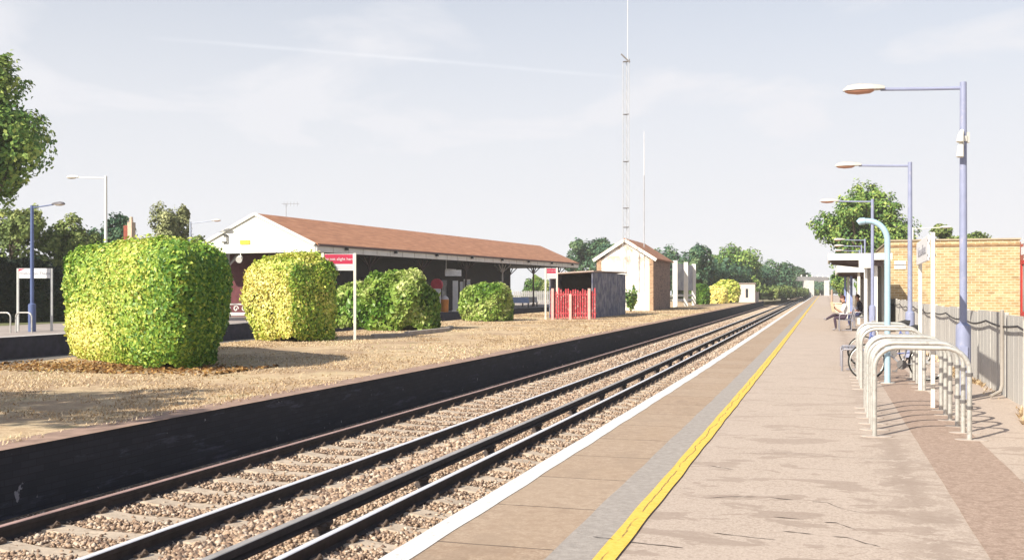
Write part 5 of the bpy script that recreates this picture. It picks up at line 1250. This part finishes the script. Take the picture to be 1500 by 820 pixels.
# ------------------------------------------------------------------ people
MAT_SKIN = M('skin', (.50, .28, .20), .6, .06); MAT_SHIRT = M('white shirt', (.78, .76, .74), .8, .05); MAT_TROU = M('dark trousers', (.055, .035, .055), .85, .2)
MAT_HAIR = M('dark red hair', (.07, .022, .016), .7, .2); MAT_SHOE = M('grey shoe', (.30, .28, .30), .7); MAT_DARKC = M('dark jacket', (.06, .06, .085), .85, .2)
def person(label, Mx, joints, edges, radii, zone, mats, root_i=0, hair=None, face=None):
    loc = Mx.translation; o = thing('person', label, 'person', loc)
    me = bpy.data.meshes.new('body'); me.from_pydata([tuple(Vector(j)) for j in joints], edges, []); me.update()
    tmp = bpy.data.objects.new('body', me); COL.objects.link(tmp)
    tmp.modifiers.new('skin', 'SKIN').use_smooth_shade = True
    sk = me.skin_vertices[0].data
    for i, r in enumerate(radii): sk[i].radius = (r, r) if isinstance(r, (int, float)) else r
    sk[root_i].use_root = True
    sb = tmp.modifiers.new('sub', 'SUBSURF'); sb.levels = 2; sb.render_levels = 2
    dg = bpy.context.evaluated_depsgraph_get(); ev = tmp.evaluated_get(dg); nm = bpy.data.meshes.new_from_object(ev)
    bpy.data.objects.remove(tmp)
    nm.materials.clear()
    for m in mats: nm.materials.append(m)
    J = [Vector(j) for j in joints]
    for p_ in nm.polygons:
        c_ = p_.center; best = min(range(len(edges)), key=lambda e: segd(c_, J[edges[e][0]], J[edges[e][1]])); p_.material_index = zone[best]; p_.use_smooth = True
    nm.transform(Matrix.Translation(-loc) @ Mx)
    b = bpy.data.objects.new('body', nm); COL.objects.link(b); b.parent = o
    return o
def segd(p, a, b):
    ab = b-a; t_ = max(0, min(1, (p-a).dot(ab)/max(1e-9, ab.length_squared))); return (p-a-ab*t_).length
def seated(label, Mx, top, trou, cross=True, arms='paper', hair_mat=MAT_HAIR):
    """local frame: +x is the way the person faces, seat at z = .46"""
    J = [(0, 0, .54), (.03, 0, .75), (.06, 0, .98), (.09, 0, 1.10), (.12, 0, 1.18), (.15, 0, 1.27), (.16, 0, 1.36)]
    Ed = [(0, 1), (1, 2), (2, 3), (3, 4), (4, 5), (5, 6)]; Rd = [.15, .145, .165, .10, .058, .098, .085]; Z = [0, 0, 0, 2, 2, 2]
    def chain(start, pts, rs, zs):
        last = start
        for p_, r, z in zip(pts, rs, zs): J.append(p_); Rd.append(r); Ed.append((last, len(J)-1)); Z.append(z); last = len(J)-1
        return last
    if cross:
        chain(0, [(.10, .11, .54), (.48, .10, .53), (.44, .10, .28), (.43, .10, .09), (.56, .10, .05)], [.095, .068, .055, .042, .036], [1, 1, 1, 1, 3])
        chain(0, [(.10, -.11, .56), (.50, -.02, .64), (.68, .07, .54), (.82, .10, .46), (.92, .11, .52)], [.095, .070, .054, .042, .036], [1, 1, 1, 1, 3])
    else:
        for s in (-1, 1): chain(0, [(.10, s*.11, .54), (.48, s*.13, .53), (.50, s*.13, .28), (.47, s*.13, .09), (.60, s*.14, .05)], [.095, .068, .055, .042, .036], [1, 1, 1, 1, 3])
    hand = []
    for s in (-1, 1):
        hp = (.44, s*.17, .92) if arms == 'paper' else (.40, s*.12, .63)
        el = (.20, s*.29, .76) if arms == 'paper' else (.12, s*.30, .74)
        h = chain(2, [(.07, s*.17, 1.04), (.09, s*.22, 1.0), el, hp], [.075, .062, .044, .034], [0, 0, 0, 2])
        # palm with short fingers and a thumb
        dirv = (Vector(hp)-Vector(el)).normalized(); side = Vector((0, s, 0)); pal = Vector(hp)+dirv*.07
        p_ = chain(h, [tuple(pal)], [.030], [2])
        for k, ln in enumerate((.055, .065, .06, .045)):
            q = pal+Vector((0, 0, .028-.018*k)); chain(p_, [tuple(q+dirv*ln*.6), tuple(q+dirv*ln*.8-side*ln*.6)], [.010, .008], [2, 2])
        chain(h, [tuple(Vector(hp)+dirv*.04-side*.02+Vector((0, 0, .04)))], [.011], [2])
    o = person(label, Mx, J, Ed, Rd, Z, [top, trou, MAT_SKIN, MAT_SHOE])
    # hair cap, ears, nose, eyes
    hm = MB(Mx); n = 12; V = []; fs = []
    hc = Vector((.148, 0, 1.335))
    for j in range(7):
        el = math.radians(-25+115*j/6)
        for i in range(n):
            az = 2*math.pi*i/n; lift = 0 if math.cos(az) < .2 else .55*(math.cos(az)-.2); e2 = max(el, math.radians(-25+115*lift*.75))
            V.append(hc+Vector((math.cos(e2)*math.cos(az)*.108, math.cos(e2)*math.sin(az)*.092, math.sin(e2)*.118)))
    for j in range(6):
        for i in range(n): fs.append((j*n+i, j*n+(i+1) % n, (j+1)*n+(i+1) % n, (j+1)*n+i))
    hm.add(V, fs); hm.build('hair', hair_mat, o, smooth=True)
    fm = MB(Mx)
    fm.prism([(.235, -.014, 1.275), (.235, .014, 1.275), (.232, 0, 1.325)], (.028, 0, -.006)); fm.build('nose', MAT_SKIN, o)
    for s in (-1, 1):
        e_ = MB(Mx); e_.tube([(.225, s*.035, 1.318), (.243, s*.035, 1.318)], .010, 8); e_.build('eye', MAT_TYRE, o)
        e_ = MB(Mx); e_.tube([(.14, s*.085, 1.30), (.15, s*.102, 1.305)], [.030, .022], 8); e_.build('ear', MAT_SKIN, o)
    e_ = MB(Mx); e_.box(.232, .246, -.024, .024, 1.248, 1.256); e_.build('mouth', M('lips', (.35, .12, .10), .6), o)
    return o
gp = gzf(by0)
PM = Matrix.Translation((bx0+.30, by0+.55, gp)) @ Matrix.Rotation(math.pi+.10, 4, 'Z')
seated('person in white shirt and dark trousers sitting cross legged, reading a newspaper', PM, MAT_SHIRT, MAT_TROU)
nw = MB(PM); 
nw.add([(.50, -.30, .78), (.56, 0, .76), (.50, .30, .78), (.56, -.31, 1.18), (.63, 0, 1.16), (.56, .31, 1.18), (.505, -.30, .78), (.566, 0, .76), (.505, .30, .78), (.566, -.31, 1.18), (.637, 0, 1.16), (.566, .31, 1.18)],
       [(0,1,4,3),(1,2,5,4),(6,9,10,7),(7,10,11,8),(0,3,9,6),(2,8,11,5),(0,6,7,1),(1,7,8,2),(3,4,10,9),(4,5,11,10)])
tag(nw.build('newspaper', M('newsprint', (.62, .52, .33), .9, .2, 14)), 'open cream newspaper held by the person in the white shirt', 'newspaper')
PM2 = Matrix.Translation((bx1+.30, 47.9, gzf(47.9)+.02)) @ Matrix.Rotation(math.pi-.25, 4, 'Z')
seated('person in dark clothes sitting under the shelter behind the man with the newspaper', PM2, MAT_DARKC, M('navy trousers', (.03, .035, .10), .85), cross=False, arms='lap', hair_mat=M('brown hair', (.10, .05, .035), .7))

# ------------------------------------------------------------------ distance: footbridge, line-side pieces
d = 235; zt = zat(404.5, d); zb2 = zat(411, d); xa, ya_ = at(1148, d); xb, yb_ = at(1214, d+12)
o = thing('footbridge', 'pale concrete footbridge crossing the line far away', 'bridge', (xa, ya_, gzf(ya_)))
mm = MB(); quadbox(mm, (xa, ya_), (xb, yb_), zb2, zt, 2.2); mm.build('deck', M('bridge concrete', (.62, .60, .57), .9, .1, .5), o)
mm = MB()
for tt in np.linspace(.02, .98, 9):
    q = Vector((xa, ya_)).lerp(Vector((xb, yb_)), tt); mm.box(q.x-.16, q.x+.16, q.y+.2, q.y+.4, zt, zt+.4)
mm.build('parapet_posts', M('bridge concrete', (.62, .60, .57)), o)
for u, w in ((1155, 1.0), (1184, 2.6), (1211, 1.2)):
    q = at(u, d+5); mm = MB(); mm.box(q[0]-w/2, q[0]+w/2, q[1], q[1]+1.5, gzf(q[1])-1.2, zb2+.1); mm.build('pier', M('bridge pier', (.50, .49, .47), .9), o)
x, y = at(1148.5, 196); g_ = gzf(y); mm = MB(); mm.box(x-.6, x+.6, y, y+1.2, g_-1, g_+1.5); mm.box(x-.7, x+.7, y-.1, y+1.3, g_+1.502, g_+1.6)
tag(mm.build('relay_cabinet', MAT_WHITE), 'white cabinet beside the far line below the footbridge end', 'cabinet')
for i, (u, dd, w, h_) in enumerate(((1190, 345, 9, 5.2), (1201, 360, 6, 4.6))):
    x, y = at(u, dd); g_ = gzf(y); o = thing('distant_house', ('pale house beyond the footbridge, left of the vanishing rails', 'second pale house beyond the footbridge, above the vanishing rails')[i], 'house', (x, y, g_))
    mm = MB(); mm.box(x-w/2, x+w/2, y, y+6, g_-1, g_+h_*.7); mm.build('wall', M('house pale', (.55, .52, .50), .9), o)
    mm = MB(); mm.prism([(x-w/2-.3, y-.3, g_+h_*.7), (x+w/2+.3, y-.3, g_+h_*.7), (x, y-.3, g_+h_*1.15)], (0, 6.6, 0)); mm.build('roof', M('house roof', (.30, .24, .22), .9), o)

# ------------------------------------------------------------------ air
t = bpy.data.materials.new('thin haze'); t.use_nodes = True; nt = t.node_tree
for n_ in list(nt.nodes):
    if n_.type != 'OUTPUT_MATERIAL': nt.nodes.remove(n_)
pv = nt.nodes.new('ShaderNodeVolumePrincipled'); pv.inputs['Density'].default_value = .00042; pv.inputs['Color'].default_value = (.97, .985, 1.0, 1); pv.inputs['Anisotropy'].default_value = 0
nt.links.new(pv.outputs[0], nt.nodes['Material Output'].inputs['Volume'])
hz = MB().box(-720, 720, -90, 920, -1.9, 42).build('haze', t); hz['kind'] = 'stuff'
